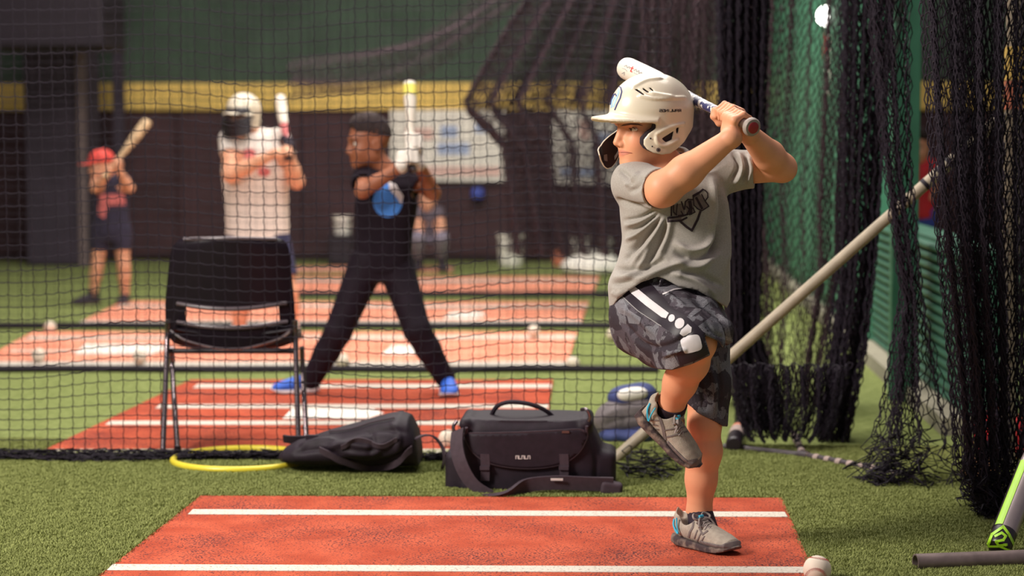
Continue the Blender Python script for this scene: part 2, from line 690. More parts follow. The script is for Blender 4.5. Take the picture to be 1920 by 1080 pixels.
c, h = span(55, 180, -60, 490, 18.3)
col = tag(MB().box((c[0], 18.3, 1.5), (h[0], 0.25, 1.5)).build('column', M['column'], smooth=False), kind='structure')
bevel(col, 0.03)
MB().box((c[0] + h[0] - 0.04, 18.03, 1.5), (0.04, 0.02, 1.5)).build('lit_edge', pm('lit_column_grey', lin(116, 100, 100), 0.6), col, smooth=False)  # lit right side of the column, painted as a paler strip
for q0, q1, yy in ((211, 236, 18.6),):
    c, h = span(q0, q1, 0, 490, yy)
    tag(MB().box((c[0], yy, 1.5), (h[0], 0.05, 1.5)).build('post', M['column'], smooth=False), kind='structure')

# right wall: smooth green boards, further off; low ribbed wall nearer, kerb along its foot
wr = tag(MB().box((XR + 0.1, 15.05, 1.6), (0.1, 3.95, 1.6)).build('wall_right', M['bright_green'], smooth=False), kind='structure')
for k in range(6):
    y0 = 11.1 + k * 1.3
    bevel(MB().box((XR - 0.012, y0 + 0.65, 1.65), (0.02, 0.64, 1.5)).build('panel', M['bright_green'], wr, smooth=False), 0.01)
lw = tag(MB().box((XR + 0.14, 9.5, 0.36), (0.08, 1.62, 0.36)).build('wall_right_low', M['rib_green'], smooth=False), kind='structure')
for k in range(15):                         # horizontal ribs
    z = 0.085 + k * 0.043
    bevel(MB().box((XR + 0.045, 9.5, z), (0.03, 1.62, 0.0145)).build('rib', M['rib_green'], lw, smooth=False), 0.012)
kb = tag(MB().box((XR - 0.02, 13.4, 0.035), (0.06, 5.55, 0.035)).build('baseboard_right', M['curb'], smooth=False), kind='structure')
gp = tag(MB().box((XR + 0.06, 11.02, 1.6), (0.07, 0.13, 1.6)).build('pillar_right', M['bright_green'], smooth=False), kind='structure')
bevel(gp, 0.015)
gq = P(1697, 300, 8.9)
gp2 = tag(MB().box((gq[0], 8.9, 1.6), (0.058, 0.05, 1.6)).build('pillar_right_near', M['bright_green'], smooth=False), kind='structure')
bevel(gp2, 0.012)

# dark space behind the open upper half of the low wall
MB_ = MB().box((4.6, 14.0, 1.6), (0.1, 5.0, 1.6)).build('wall_side', M['brown_wall'], smooth=False)
tag(MB_, kind='structure')
wl = tag(MB().box((-7.0, 12.0, 1.6), (0.1, 7.0, 1.6)).build('wall_left', M['brown_wall'], smooth=False), kind='structure')

# hanging duct, upper left
c, h = span(-20, 203, -60, 92, 17.0)
duct = MB().box((c[0], 17.2, c[2]), (h[0], 0.4, h[2])).build('hanging_duct', M['black'], loc=(c[0], 17.2, c[2] - h[2]), smooth=False)
bevel(duct, 0.02)
MB().box((c[0], 16.79, c[2] - h[2] + 0.05), (h[0] + 0.012, 0.012, 0.02)).build('flange', M['black'], duct, smooth=False)
MB().box((c[0], 17.2, c[2] + h[2] + 0.5), (0.05, 0.05, 0.55)).build('hanger', M['black'], duct, smooth=False)
tag(duct, 'dark box-shaped duct hanging high in front of the grey column', 'duct')

# ------------------------------------------------------------------ batting mats
def mat_at(corners, stripes, label, group='red batting mats', th=0.012, plate=None, m='rubber', plate2=None):
    """corners: far left, far right, near right, near left in the photograph"""
    q = [G(*c) for c in corners]
    o = np.mean(q, 0)
    top = [v + [0, 0, th] for v in q]
    bot = [v * [1, 1, 0] + [0, 0, 0.0] for v in q]
    n = 24
    g = MB().add(bot + top, [(0, 1, 2, 3), (4, 7, 6, 5), (0, 4, 5, 1), (1, 5, 6, 2), (2, 6, 7, 3), (3, 7, 4, 0)])
    root = g.build('batting_mat', M[m], loc=(o[0], o[1], 0), smooth=False)
    tag(root, label, 'mat', group)
    for (l, r, wpx) in stripes:
        a, b = G(*l, z=th), G(*r, z=th)
        a2 = G(l[0], l[1] + wpx, z=th)
        d = unit(b - a)
        n_ = np.array([d[1], -d[0], 0]) * abs(a2[1] - a[1]) / 2
        z = np.array([0, 0, 0.0015])
        V = [a + n_, b + n_, b - n_, a - n_]
        MB().add([v for v in V] + [v + z for v in V], [(3, 2, 1, 0), (4, 5, 6, 7), (0, 1, 5, 4), (1, 2, 6, 5), (2, 3, 7, 6), (3, 0, 4, 7)]).build('stripe', M['stripe'], root, smooth=False)
    for plate in (plate, plate2):
        if not plate: continue
        v = [G(*p, z=th) for p in plate]
        z = np.array([0, 0, 0.004])
        k = len(v)
        MB().add(v + [p + z for p in v], [tuple(range(k - 1, -1, -1)), tuple(range(k, 2 * k))] + [(i, (i + 1) % k, k + (i + 1) % k, k + i) for i in range(k)]).build('home_plate', M['white'], root, smooth=False)
    return root


front_mat = mat_at([(376, 936), (1466, 940), (1560, 1160), (95, 1160)], [((357, 960), (1474, 965), 9.5), ((206, 1064), (1511, 1069), 11.5)],
                   'red batting mat with two white stripes under the batter in grey')
mat_at([(358, 716), (1037, 716), (1017, 850), (81, 850)], [((366, 724), (1034, 724), 7), ((296, 762), (1028, 762), 7.5), ((202, 793), (1024, 793), 7.5), ((96, 846), (1018, 846), 8)],
       'red batting mat under the boy in black, crossed by four white stripes', plate=[(548, 768), (700, 768), (720, 776), (690, 786), (530, 786)])
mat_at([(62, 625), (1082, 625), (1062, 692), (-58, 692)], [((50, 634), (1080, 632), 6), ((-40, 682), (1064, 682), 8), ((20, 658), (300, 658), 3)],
       'long red batting mat in the second lane, behind the dark rope', plate=[(735, 649), (800, 649), (815, 656), (780, 665), (715, 665)], m='rubber_haze', plate2=[(160, 646), (300, 646), (312, 655), (285, 665), (140, 665)])
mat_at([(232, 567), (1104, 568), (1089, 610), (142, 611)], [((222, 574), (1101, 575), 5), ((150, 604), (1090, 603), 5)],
       'red batting mat in the third lane, level with the far-left child', plate=[(845, 586), (900, 586), (912, 592), (890, 598), (832, 598)], m='rubber_haze')
mat_at([(500, 521), (1124, 521), (1113, 550), (436, 552)], [((480, 527), (1120, 527), 4)], 'pale red batting mat far back, beyond the third lane', m='rubber_haze')
mat_at([(540, 501), (851, 501), (848, 511), (500, 511)], [((530, 505), (850, 504), 2)], 'small red mat at the foot of the brown back wall', m='rubber_haze')

# ------------------------------------------------------------------ blades of the artificial turf (near part only; the material carries the rest)
def turf_blades():
    tb = MB()
    r2 = np.random.default_rng(3)
    for k in range(9):
        p = r2.uniform(-0.009, 0.009, 2)
        a = r2.uniform(0, 6.28)
        ln = r2.uniform(0.010, 0.017)
        b = np.array([p[0], p[1], 0])
        lean = np.array([math.cos(a), math.sin(a), 0]) * r2.uniform(0.003, 0.011)
        wv = np.array([-math.sin(a), math.cos(a), 0]) * 0.0013
        tb.add([b - wv, b + wv, b + lean * 0.4 + [0, 0, ln * 0.7] + wv * 0.8, b + lean * 0.4 + [0, 0, ln * 0.7] - wv * 0.8, b + lean + [0, 0, ln]], [(0, 1, 2, 3), (3, 2, 4)])
    tuft = bpy.data.objects.new('grass_tuft', tb.mesh('grass_tuft', False))
    tuft.data.materials.append(M['blade'])
    # places: everything near that is not covered by a mat
    N = 250000
    px = rng.uniform(-480, 2300, N * 2)
    yy = rng.uniform(4.9, 7.5, N * 2)
    fm = [G(*c) for c in [(376, 936), (1466, 940), (1560, 1160), (95, 1160)]]
    m2 = [G(*c) for c in [(358, 716), (1037, 716), (1017, 850), (81, 850)]]
    X = (px - 1170) / F * yy
    def inside(q, X, Y):
        ok = np.ones(len(X), bool)
        for i in range(4):
            a, b = q[i], q[(i + 1) % 4]
            ok &= ((b[0] - a[0]) * (Y - a[1]) - (b[1] - a[1]) * (X - a[0])) < 0.0
        return ok
    keep = ~(inside(fm, X, yy) | inside(m2, X, yy))
    X, yy = X[keep][:N], yy[keep][:N]
    V = np.stack([X, yy, np.zeros(len(X))], 1)
    me = bpy.data.meshes.new('turf_points')
    me.vertices.add(len(V))
    me.vertices.foreach_set('co', V.astype(np.float32).ravel())
    o = bpy.data.objects.new('grass_blades', me)
    COL.objects.link(o)
    ng = bpy.data.node_groups.new('turf', 'GeometryNodeTree')
    ng.interface.new_socket('Geometry', in_out='INPUT', socket_type='NodeSocketGeometry')
    ng.interface.new_socket('Geometry', in_out='OUTPUT', socket_type='NodeSocketGeometry')
    i_, o_ = ng.nodes.new('NodeGroupInput'), ng.nodes.new('NodeGroupOutput')
    iop = ng.nodes.new('GeometryNodeInstanceOnPoints')
    oi = ng.nodes.new('GeometryNodeObjectInfo')
    oi.inputs[0].default_value = tuft
    rv = ng.nodes.new('FunctionNodeRandomValue')
    rv.data_type = 'FLOAT_VECTOR'
    rv.inputs[0].default_value = (0, 0, 0)
    rv.inputs[1].default_value = (0.2, 0.2, 6.28)
    sv = ng.nodes.new('FunctionNodeRandomValue')
    sv.data_type = 'FLOAT'
    sv.inputs[2].default_value = 0.75
    sv.inputs[3].default_value = 1.25
    m2p = ng.nodes.new('GeometryNodeMeshToPoints')
    L = ng.links.new
    L(i_.outputs[0], m2p.inputs[0])
    L(m2p.outputs[0], iop.inputs['Points'])
    L(oi.outputs['Geometry'], iop.inputs['Instance'])
    L(rv.outputs[0], iop.inputs['Rotation'])
    L(sv.outputs[1], iop.inputs['Scale'])
    L(iop.outputs[0], o_.inputs[0])
    md = o.modifiers.new('turf', 'NODES')
    md.node_group = ng
    tag(o, 'short olive green artificial grass around the red mats', 'grass', kind='stuff')


turf_blades()

# ------------------------------------------------------------------ nets: every strand is a twine with thickness
def strands(A, r, along, faces=3):
    """A: (lines, points, 3) -> prism tubes"""
    n, k = A.shape[:2]
    T = np.gradient(A, axis=1)
    T /= np.maximum(np.linalg.norm(T, axis=2), 1e-9)[..., None]
    ref = np.array([0, 1.0, 0.15]) if along == 'z' else np.array([0, 0.95, 0.3])
    U = np.cross(T, ref)
    U /= np.maximum(np.linalg.norm(U, axis=2), 1e-6)[..., None]
    W = np.cross(T, U)
    rings = []
    for j in range(faces):
        a = 2 * math.pi * j / faces
        rings.append(A + r * (math.cos(a) * U + math.sin(a) * W))
    V = np.stack(rings, 2).reshape(-1, 3)
    i, q, j = np.meshgrid(np.arange(n), np.arange(k - 1), np.arange(faces), indexing='ij')
    b = (i * k + q) * faces
    Fq = np.stack([b + j, b + (j + 1) % faces, b + faces + (j + 1) % faces, b + faces + j], -1).reshape(-1, 4)
    return V, Fq


def net_mesh(name, A, r, sub=1, sag=0.0, rowstep=1, colstep=1):
    """A: (columns, rows*sub+1, 3) surface; strands run along both directions"""
    V1, F1 = strands(A[::colstep], r, 'z')
    B = np.swapaxes(A[:, ::sub * rowstep], 0, 1)
    if sag:
        k = 3
        n = B.shape[1]
        t = np.linspace(0, n - 1, (n - 1) * k + 1)
        i0 = np.minimum(t.astype(int), n - 2)
        f = (t - i0)[None, :, None]
        C = B[:, i0] * (1 - f) + B[:, i0 + 1] * f
        C[..., 2] -= sag * np.sin(np.pi * f[..., 0]) * (0.6 + 0.8 * rng.random((C.shape[0], 1)))
        B = C
    V2, F2 = strands(B, r, 'x')
    return mesh_np(name, np.vstack([V1, V2]), np.vstack([F1, F2 + len(V1)]))


def smooth_noise(n, k, amp):
    g = rng.normal(0, amp, k)
    return np.interp(np.linspace(0, k - 1, n), np.arange(k), g)


def wall_net(name, px0, px1, py0, py1, Y, pitch, r, amp, label, m, slope=0.0, sub=3, skirt=True, group=None):
    a, b = P(px0, py1, Y), P(px1, py0, Y)
    x0, x1, z1 = a[0], b[0], b[2]
    nc, nr = int((x1 - x0) / pitch), int(z1 / pitch)
    u = np.linspace(0, 1, nc + 1)[:, None]
    v = np.linspace(0, 1, nr * sub + 1)[None, :]
    X = x0 + (x1 - x0) * u + 0 * v
    Z = z1 * (0.82 * v + 0.18 * v ** 2) + 0 * u
    colw = rng.normal(0, pitch * 0.04, (nc + 1, 1))
    X = X + colw + 0.005 * np.sin(9 * v + 7 * u + 2 * np.sin(5 * u)) * (1 - 0.5 * v)
    X += 0.05 * pitch * np.sin(2 * math.pi * v * nr + rng.uniform(0, 6.28, (nc + 1, 1)))
    wav = np.sin(15 * u + 2.5 * v) * 0.6 + np.sin(31 * u + 1.3 - 3 * v) * 0.3 + slope * (u - 0.4) * 3
    Z = Z + amp * wav * np.clip(v * 6, 0, 1)
    Yy = Y + amp * 1.4 * np.sin(8 * u + 2 * v) * np.clip(v * 3, 0.1, 1)
    A = np.stack([X, Yy, Z], -1)
    A[..., 2] = np.maximum(A[..., 2], 0.004)
    me = net_mesh(name, A, r, sub, sag=pitch * 0.10)
    o = link(name, me, m, None, (0.5 * (x0 + x1), Y, 0))
    tag(o, label, 'net', group)
    if skirt:          # slack lying on the turf: crumpled rows
        rows = 16
        uu = np.linspace(0, 0.78, nc * 2 + 1)[:, None]
        vv = np.linspace(0, 1, rows * 2 + 1)[None, :]
        Xs = x0 + (x1 - x0) * uu + rng.normal(0, pitch * 0.35, (nc * 2 + 1, rows * 2 + 1))
        Ys = Y - 0.03 - 0.09 * vv * (0.6 + 0.5 * np.sin(11 * uu + 4 * np.sin(3 * uu))) + rng.normal(0, 0.012, Xs.shape)
        Zs = 0.006 + 0.028 * np.abs(np.sin(17 * uu + 9 * vv)) * (1 - vv * 0.5) + rng.uniform(0, 0.014, Xs.shape)
        me = net_mesh('net_slack', np.stack([Xs, Ys, Zs], -1), r * 1.1, 2)
        link('net_slack', me, m, o)
    return o


def bunch(name, Y, left, right, ncol, pitch, r, nfold, amp, label, m, dens=None, group=None, foot=0.0, wob=0.0065, lean=0.0, fan=1.0):
    """gathered net hanging in folds; left/right: (photo y, photo x) down its two edges"""
    L, R = np.array(sorted(left), float), np.array(sorted(right), float)
    y0, y1 = L[0, 0], L[-1, 0]
    z0, z1 = P(1400, y1, Y)[2], P(1400, y0, Y)[2]
    z0 = max(z0, 0.006)
    nr = int((z1 - z0) / pitch)
    v = np.linspace(0, 1, nr * 2 + 1)[None, :]
    py = y1 + (y0 - y1) * v
    lx = np.interp(py, L[:, 0], L[:, 1])
    rx = np.interp(py, R[:, 0], R[:, 1])
    u = np.linspace(0, 1, ncol)
    if dens is not None:
        d = np.interp(u, *zip(*dens))
        cdf = np.cumsum(d) - d[0]
        cdf /= cdf[-1]
        u = np.interp(np.linspace(0, 1, ncol), cdf, np.linspace(0, 1, ncol))
    u = u[:, None]
    ph = 2 * math.pi * nfold * u
    uu = u + 0.42 / nfold / 2 / math.pi * 2.0 * np.sin(ph + 1.2 * np.sin(2.1 * v)) + 0.012 * np.sin(5 * v + 9 * u)
    px = lx + (rx - lx) * uu
    X = (px - 1170) / F * Y
    Yy = Y + amp * np.sin(ph * 1.0 + 0.9 + 1.5 * np.sin(1.7 * v)) + amp * 0.35 * np.sin(ph * 2.3 + 2 * v) + lean * v
    X = X * (1 + 0 * Yy)
    Z = z0 + (z1 - z0) * v + 0 * u
    Z = Z + pitch * 0.9 * np.sin(ph + 0.4) * np.clip(v * 5, 0, 1) * np.clip((1 - v) * 6, 0, 1) + rng.normal(0, pitch * 0.08, (ncol, 1))
    par = np.arange(ncol)[:, None] % 2 * math.pi
    X = X + rng.normal(0, 0.002, (ncol, 1)) + wob * np.sin(math.pi * v * nr + par + rng.normal(0, 0.5, (ncol, 1)))
    Yy = Yy + wob * 0.6 * np.cos(math.pi * v * nr + par)
    if foot:       # slack spreads on the turf
        k = np.clip(1 - v * nr / 5.0, 0, 1)
        X = X + k * rng.normal(0, foot * 0.5, X.shape)
        Yy = Yy - k * foot * rng.uniform(0, 1.2, Yy.shape)
        Z = Z + k * rng.normal(0, 0.015, Z.shape)
    Z = np.maximum(Z, 0.006)
    A = np.stack([X, Yy, Z], -1)
    me = net_mesh(name, A, r, 2)
    b = A.reshape(-1, 3).mean(0)
    o = link(name, me, m, None, (b[0], b[1], 0 if z0 < 0.05 else z0))
    return tag(o, label, 'net', group)


front_net = wall_net('batting_cage_net', -520, 1262, -330, 880, 7.08, 0.0468, 0.0019, 0.026,
                     'black square-mesh cage net hanging behind the batter and bags', M['twine'], slope=0.5)
wall_net('batting_cage_net', -420, 1240, -230, 697, 9.95, 0.047, 0.0012, 0.012, 'dark cage net along the rope behind the boy in black', M['twine'], sub=2, group=None, skirt=False)
wall_net('batting_cage_net', -320, 1200, -200, 615, 12.27, 0.047, 0.0012, 0.012, 'dark cage net between the second and third lanes of mats', M['twine'], sub=2, skirt=False)


def ground_rope(py, px0, px1, r, label):
    a, b = G(px0, py), G(px1, py)
    n = 60
    t = np.linspace(0, 1, n)[:, None]
    path = a + (b - a) * t
    path[:, 1] += 0.015 * np.sin(np.linspace(0, 23, n))
    path[:, 2] = r * 0.9
    o = MB().tube(path, r, 7).build('ground_rope', M['twine'], loc=((a + b) / 2) * [1, 1, 0])
    return tag(o, label, 'rope')


ground_rope(698, -420, 1236, 0.018, 'dark rope on the turf behind the boy in black')
ground_rope(616, -320, 1180, 0.020, 'dark rope on the turf between the second and third mats')
ground_rope(557, 380, 1160, 0.022, 'dark rope on the turf beyond the third mat')

# drapes pulled aside far back
bunch('net_drape', 13.4, [(-40, 1010), (200, 856), (270, 925), (478, 950)], [(-40, 1330), (478, 1330)], 360, 0.05, 0.0046, 9, 0.12,
      'brown-black net drape drawn aside in front of the white banners', M['twine_soft'])
# swag: a gathered roll of net running up to the right
def swag(p0, p1, wpx, Y, n, label):
    a, b = P(*p0, Y), P(*p1, Y + 0.3)
    t = np.linspace(0, 1, 26)[None, :, None]
    u = np.linspace(-1, 1, n)[:, None, None]
    A = a + (b - a) * t + np.array([0, 0, 1]) * u * wpx / F * Y * 0.5 + 0 * u
    A[..., 2] -= 0.22 * np.sin(np.pi * t[..., 0]) + 0.02 * np.sin(9 * t[..., 0] + 3 * u[..., 0])
    A[..., 1] += 0.12 * np.sin(7 * u[..., 0] + 4 * t[..., 0])
    me = net_mesh('net_swag', A, 0.0042, 1)
    return tag(link('net_swag', me, M['twine_soft'], None, (a + b) / 2), label, 'net')


swag((545, 150), (1010, -60), 74, 13.9, 20, 'gathered roll of brown net sloping up across the green wall')

# gathered cage nets at the right, from far to near
bunch('gathered_net', 8.75, [(-300, 1188), (400, 1205), (700, 1300), (790, 1380)], [(-300, 1715), (500, 1640), (790, 1560)], 240, 0.046, 0.0026, 13, 0.09,
      'dark gathered net in deep folds right behind the batter', M['twine_soft'], dens=[(0, .8), (.28, .9), (.33, 1.7), (.46, 1.8), (.50, 1.0), (.58, .9), (.61, .35), (.69, .35), (.72, 1.5), (.82, 1.6), (.86, .8), (1, .8)])
bunch('gathered_net', 8.02, [(-300, 1332), (300, 1348), (640, 1366), (815, 1385)], [(-300, 1442), (400, 1428), (640, 1424), (815, 1480)], 210, 0.046, 0.0028, 6, 0.07,
      'very dense black net bundle beside the rear elbow of the batter', M['twine'])
bunch('gathered_net', 7.72, [(-300, 1568), (300, 1570), (560, 1570), (868, 1535)], [(-300, 1680), (250, 1655), (500, 1640), (700, 1620), (868, 1590)], 120, 0.046, 0.0028, 6, 0.08,
      'black net bundle hanging where the leaning pole passes', M['twine'])
bunch('gathered_net', 7.42, [(685, 1368), (770, 1376), (822, 1400)], [(685, 1592), (770, 1580), (822, 1545)], 150, 0.040, 0.0025, 7, 0.06,
      'low swag of black net tied up above the taped ground pipe', M['twine'])
bunch('gathered_net', 6.72, [(-300, 1585), (300, 1650), (560, 1690), (800, 1648), (905, 1610)], [(-300, 1690), (300, 1704), (560, 1728), (800, 1790), (905, 1800)], 56, 0.044, 0.0022, 3, 0.06,
      'narrow black net gathered to a rope that fans out on the turf', M['twine'], foot=0.09, dens=[(0, 2.2), (.5, 2.0), (.62, .55), (1, .55)])
bunch('gathered_net', 6.16, [(-300, 1698), (350, 1742), (700, 1782), (900, 1800), (985, 1835)], [(-300, 1990), (350, 1970), (985, 1960)], 190, 0.045, 0.0023, 7, 0.09,
      'nearest black net hanging in folds above the metal tube', M['twine'], foot=0.05, dens=[(0, 2.4), (.28, 2.2), (.40, 1.6), (.48, 2.2), (.62, 1.2), (.66, .35), (.80, .35), (.84, 1.3), (1, 1.3)])
bunch('gathered_net', 6.62, [(-300, 1760), (300, 1782), (700, 1812), (860, 1830)], [(-300, 1985), (700, 1975), (860, 1970)], 110, 0.046, 0.0023, 6, 0.07,
      'inner black net hanging just behind the nearest one', M['twine'], dens=[(0, 1.5), (.38, 1.3), (.42, .4), (.62, .4), (.66, 1.2), (1, 1.2)])
# loose slack beside the camera bag
def slack():
    n, k = 11, 9
    u, v = np.meshgrid(np.linspace(0, 1, n), np.linspace(0, 1, k), indexing='ij')
    a = G(1168, 903)
    X = a[0] + 0.18 * u + 0.03 * rng.normal(0, 1, u.shape)
    Y = a[1] + 0.30 * v + 0.03 * rng.normal(0, 1, u.shape)
    Z = 0.01 + 0.05 * np.abs(np.sin(5 * u + 4 * v)) * v + 0.02 * rng.random(u.shape)
    me = net_mesh('net_slack', np.stack([X, Y, Z], -1), 0.0022, 1)
    return tag(link('loose_net', me, M['twine'], None, (X.mean(), Y.mean(), 0)), 'loose black net slack on the turf right of the camera bag', 'net')


slack()

# ------------------------------------------------------------------ people
M['skin'] = pm('warm_skin', lin(224, 156, 120), 0.5, var=0.05, scale=14, bump=0.05, bscale=500, attr=True, spec=0.35)
M['skin_dark'] = pm('brown_skin', lin(150, 92, 66), 0.5, var=0.06, scale=12, attr=True, spec=0.4)
M['skin_fair'] = pm('fair_skin', lin(226, 164, 132), 0.55, var=0.05, scale=12, attr=True, spec=0.35)
M['eye_white'] = pm('eye_white', lin(196, 182, 170), 0.25, var=0.03)
M['iris'] = pm('brown_iris', lin(46, 30, 24), 0.2, var=0.2, scale=300)
M['brow'] = pm('dark_brow', lin(92, 62, 50), 0.8)
M['grey_tee'] = pm('heather_grey_jersey', lin(162, 155, 148), 0.9, var=0.10, scale=260, bump=0.12, bscale=700, sheen=0.15, spec=0.2)
M['ink'] = pm('dark_print_ink', lin(52, 40, 46), 0.8, var=0.2, scale=200, spec=0.2)
M['black_cloth'] = pm('black_cloth', lin(46, 34, 46), 0.75, var=0.2, scale=40, bump=0.1, bscale=300, spec=0.3)
M['panel_black'] = pm('satin_black_panel', lin(36, 27, 37), 0.5, var=0.15, scale=60, spec=0.4)
M['print_white'] = pm('white_print', lin(214, 206, 208), 0.7, var=0.05, scale=60)
M['print_grey'] = pm('grey_print', lin(150, 146, 146), 0.8, var=0.05, scale=60)
M['helmet'] = pm('cream_gloss_shell', lin(226, 212, 190), 0.28, var=0.025, scale=8, spec=0.5, coat=0.3)
M['helmet_dark'] = pm('black_gloss_shell', lin(30, 22, 30), 0.3, var=0.1)
M['padding'] = pm('dark_padding', lin(44, 32, 40), 0.85)
M['navy_print'] = pm('navy_print', lin(44, 52, 104), 0.5)
M['sky_print'] = pm('pale_blue_print', lin(160, 192, 216), 0.5)
M['knit'] = pm('grey_knit_upper', lin(160, 148, 136), 0.9, col2=lin(178, 166, 152), scale=60, lo=0.35, hi=0.65, bump=0.35, bscale=420, spec=0.2)
M['sole'] = pm('scuffed_dark_sole', lin(72, 60, 62), 0.85, col2=lin(142, 124, 112), scale=38, lo=0.45, hi=0.7, bump=0.4, bscale=140, spec=0.25)
M['overlay'] = pm('dark_grey_overlay', lin(110, 98, 96), 0.75, var=0.12, scale=60, bump=0.15, bscale=300)
M['lace'] = pm('grey_lace', lin(150, 138, 134), 0.9, var=0.15, scale=200, bump=0.3, bscale=500)
M['cyan'] = pm('cyan_plastic', lin(64, 186, 220), 0.35, var=0.05)
M['hair'] = pm('dark_hair', lin(48, 34, 34), 0.9, var=0.3, scale=60, bump=0.8, bscale=150)


def camo(c1=(54, 46, 54), c2=(108, 106, 112), c3=(80, 72, 80), nm='grey_camo_mesh'):
    m = pm(nm, lin(*c1), 0.75, col2=lin(*c2), scale=15, lo=0.505, hi=0.52, spec=0.3, detail=4)
    nt = m.node_tree
    b = nt.nodes['Principled BSDF']
    src = b.inputs['Base Color'].links[0].from_socket
    tc = nd(nt, 'ShaderNodeTexCoord')
    n2 = nd(nt, 'ShaderNodeTexNoise')
    n2.inputs['Scale'].default_value = 24
    n2.inputs['Detail'].default_value = 4
    mp = nd(nt, 'ShaderNodeMapping')
    mp.inputs['Location'].default_value = (3, 7, 1)
    nt.links.new(tc.outputs['Object'], mp.inputs[0])
    nt.links.new(mp.outputs[0], n2.inputs['Vector'])
    r = nd(nt, 'ShaderNodeValToRGB')
    r.color_ramp.elements[0].position, r.color_ramp.elements[1].position = 0.545, 0.56
    nt.links.new(n2.outputs['Fac'], r.inputs[0])
    mx = nd(nt, 'ShaderNodeMix', data_type='RGBA')
    nt.links.new(r.outputs[0], mx.inputs[0])
    nt.links.new(src, mx.inputs[6])
    mx.inputs[7].default_value = lin(*c3) + (1,)
    v = nd(nt, 'ShaderNodeTexVoronoi')         # knitted eyelets
    v.inputs['Scale'].default_value = 230
    v.inputs['Randomness'].default_value = 0.25
    nt.links.new(tc.outputs['Object'], v.inputs['Vector'])
    r2 = nd(nt, 'ShaderNodeValToRGB')
    r2.color_ramp.elements[0].position, r2.color_ramp.elements[1].position = 0.28, 0.36
    r2.color_ramp.elements[0].color = (0.42, 0.40, 0.42, 1)
    nt.links.new(v.outputs['Distance'], r2.inputs[0])
    m2 = nd(nt, 'ShaderNodeMix', data_type='RGBA', blend_type='MULTIPLY')
    m2.inputs[0].default_value = 1
    nt.links.new(mx.outputs[2], m2.inputs[6])
    nt.links.new(r2.outputs[0], m2.inputs[7])
    nt.links.new(m2.outputs[2], b.inputs['Base Color'])
    return m


M['camo'] = camo()


def face_frame(yaw, pitch=0.0, roll=0.0):
    """rows: forward, left, up of a head that looks to the photograph's left, turned yaw degrees towards the lens"""
    a, p = math.radians(yaw), math.radians(pitch)
    f = np.array([-math.cos(a) * math.cos(p), -math.sin(a) * math.cos(p), -math.sin(p)])
    l = unit(np.cross([0, 0, 1], f))
    u = np.cross(f, l)
    r = math.radians(roll)
    l, u = l * math.cos(r) + u * math.sin(r), u * math.cos(r) - l * math.sin(r)
    return np.array([f, l, u])


def at(c, Mx, f, l, u, s=1.0):
    return c + s * (f * Mx[0] + l * Mx[1] + u * Mx[2])


def head(v, c, Mx, s=1.0, fine=True):
    q = lambda f, l, u: at(c, Mx, f, l, u, s)
    E = lambda p, r, k=.02, op='u': v.ell(q(*p), [x * s for x in r], Mx, k * s, op)
    C = lambda a, b, ra, rb, k=.015, op='u': v.cone(q(*a), q(*b), ra * s, rb * s, k * s, op)
    E((-.008, 0, .035), (.094, .071, .086))
    E((.026, 0, -.035), (.060, .055, .072), .03)
    for sg in (1, -1):
        E((.046, sg * .030, -.038), (.034, .028, .036), .02)
        C((.060, sg * .012, -.090), (-.005, sg * .046, -.058), .016, .020, .03)
    E((.068, 0, -.089), (.016, .018, .014), .02)
    E((.064, 0, -.058), (.020, .027, .022), .018)
    C((.078, -.034, .020), (.078, .034, .020), .012, .012, .02)
    for sg in (1, -1):
        E((.096, sg * .031, -.001), (.020, .016, .013), .014, 's')
    C((.084, 0, .008), (.1005, 0, -.034), .0085, .0105, .014)
    if fine:
        for sg in (1, -1):
            E((.0905, sg * .0105, -.0405), (.0095, .0075, .0075), .007)
            E((.096, sg * .006, -.0475), (.003, .003, .003), .003, 's')
        lip = [(.062, .0225, -.0640), (.0765, .012, -.0605), (.0835, .004, -.0575), (.0835, -.004, -.0575), (.0765, -.012, -.0605), (.062, -.0225, -.0640)]
        v.chain([q(*p) for p in lip], [x * s for x in (.003, .0048, .0052, .0052, .0048, .003)], .010 * s)
        lip = [(.062, .0225, -.0655), (.076, .012, -.0690), (.0815, .003, -.0705), (.0815, -.003, -.0705), (.076, -.012, -.0690), (.062, -.0225, -.0655)]
        v.chain([q(*p) for p in lip], [x * s for x in (.003, .0052, .0060, .0060, .0052, .003)], .010 * s)
        gr = [(.064, .0250, -.0655), (.0815, .010, -.0645), (.0885, 0, -.0640), (.0815, -.010, -.0645), (.064, -.0250, -.0655)]
        v.chain([q(*p) for p in gr], [.0012 * s] * 5, .004 * s, 's')
    for sg in (1, -1):       # ears
        E((-.014, sg * .070, -.012), (.020, .008, .030), .006)
        E((-.010, sg * .0775, -.010), (.010, .005, .016), .004, 's')


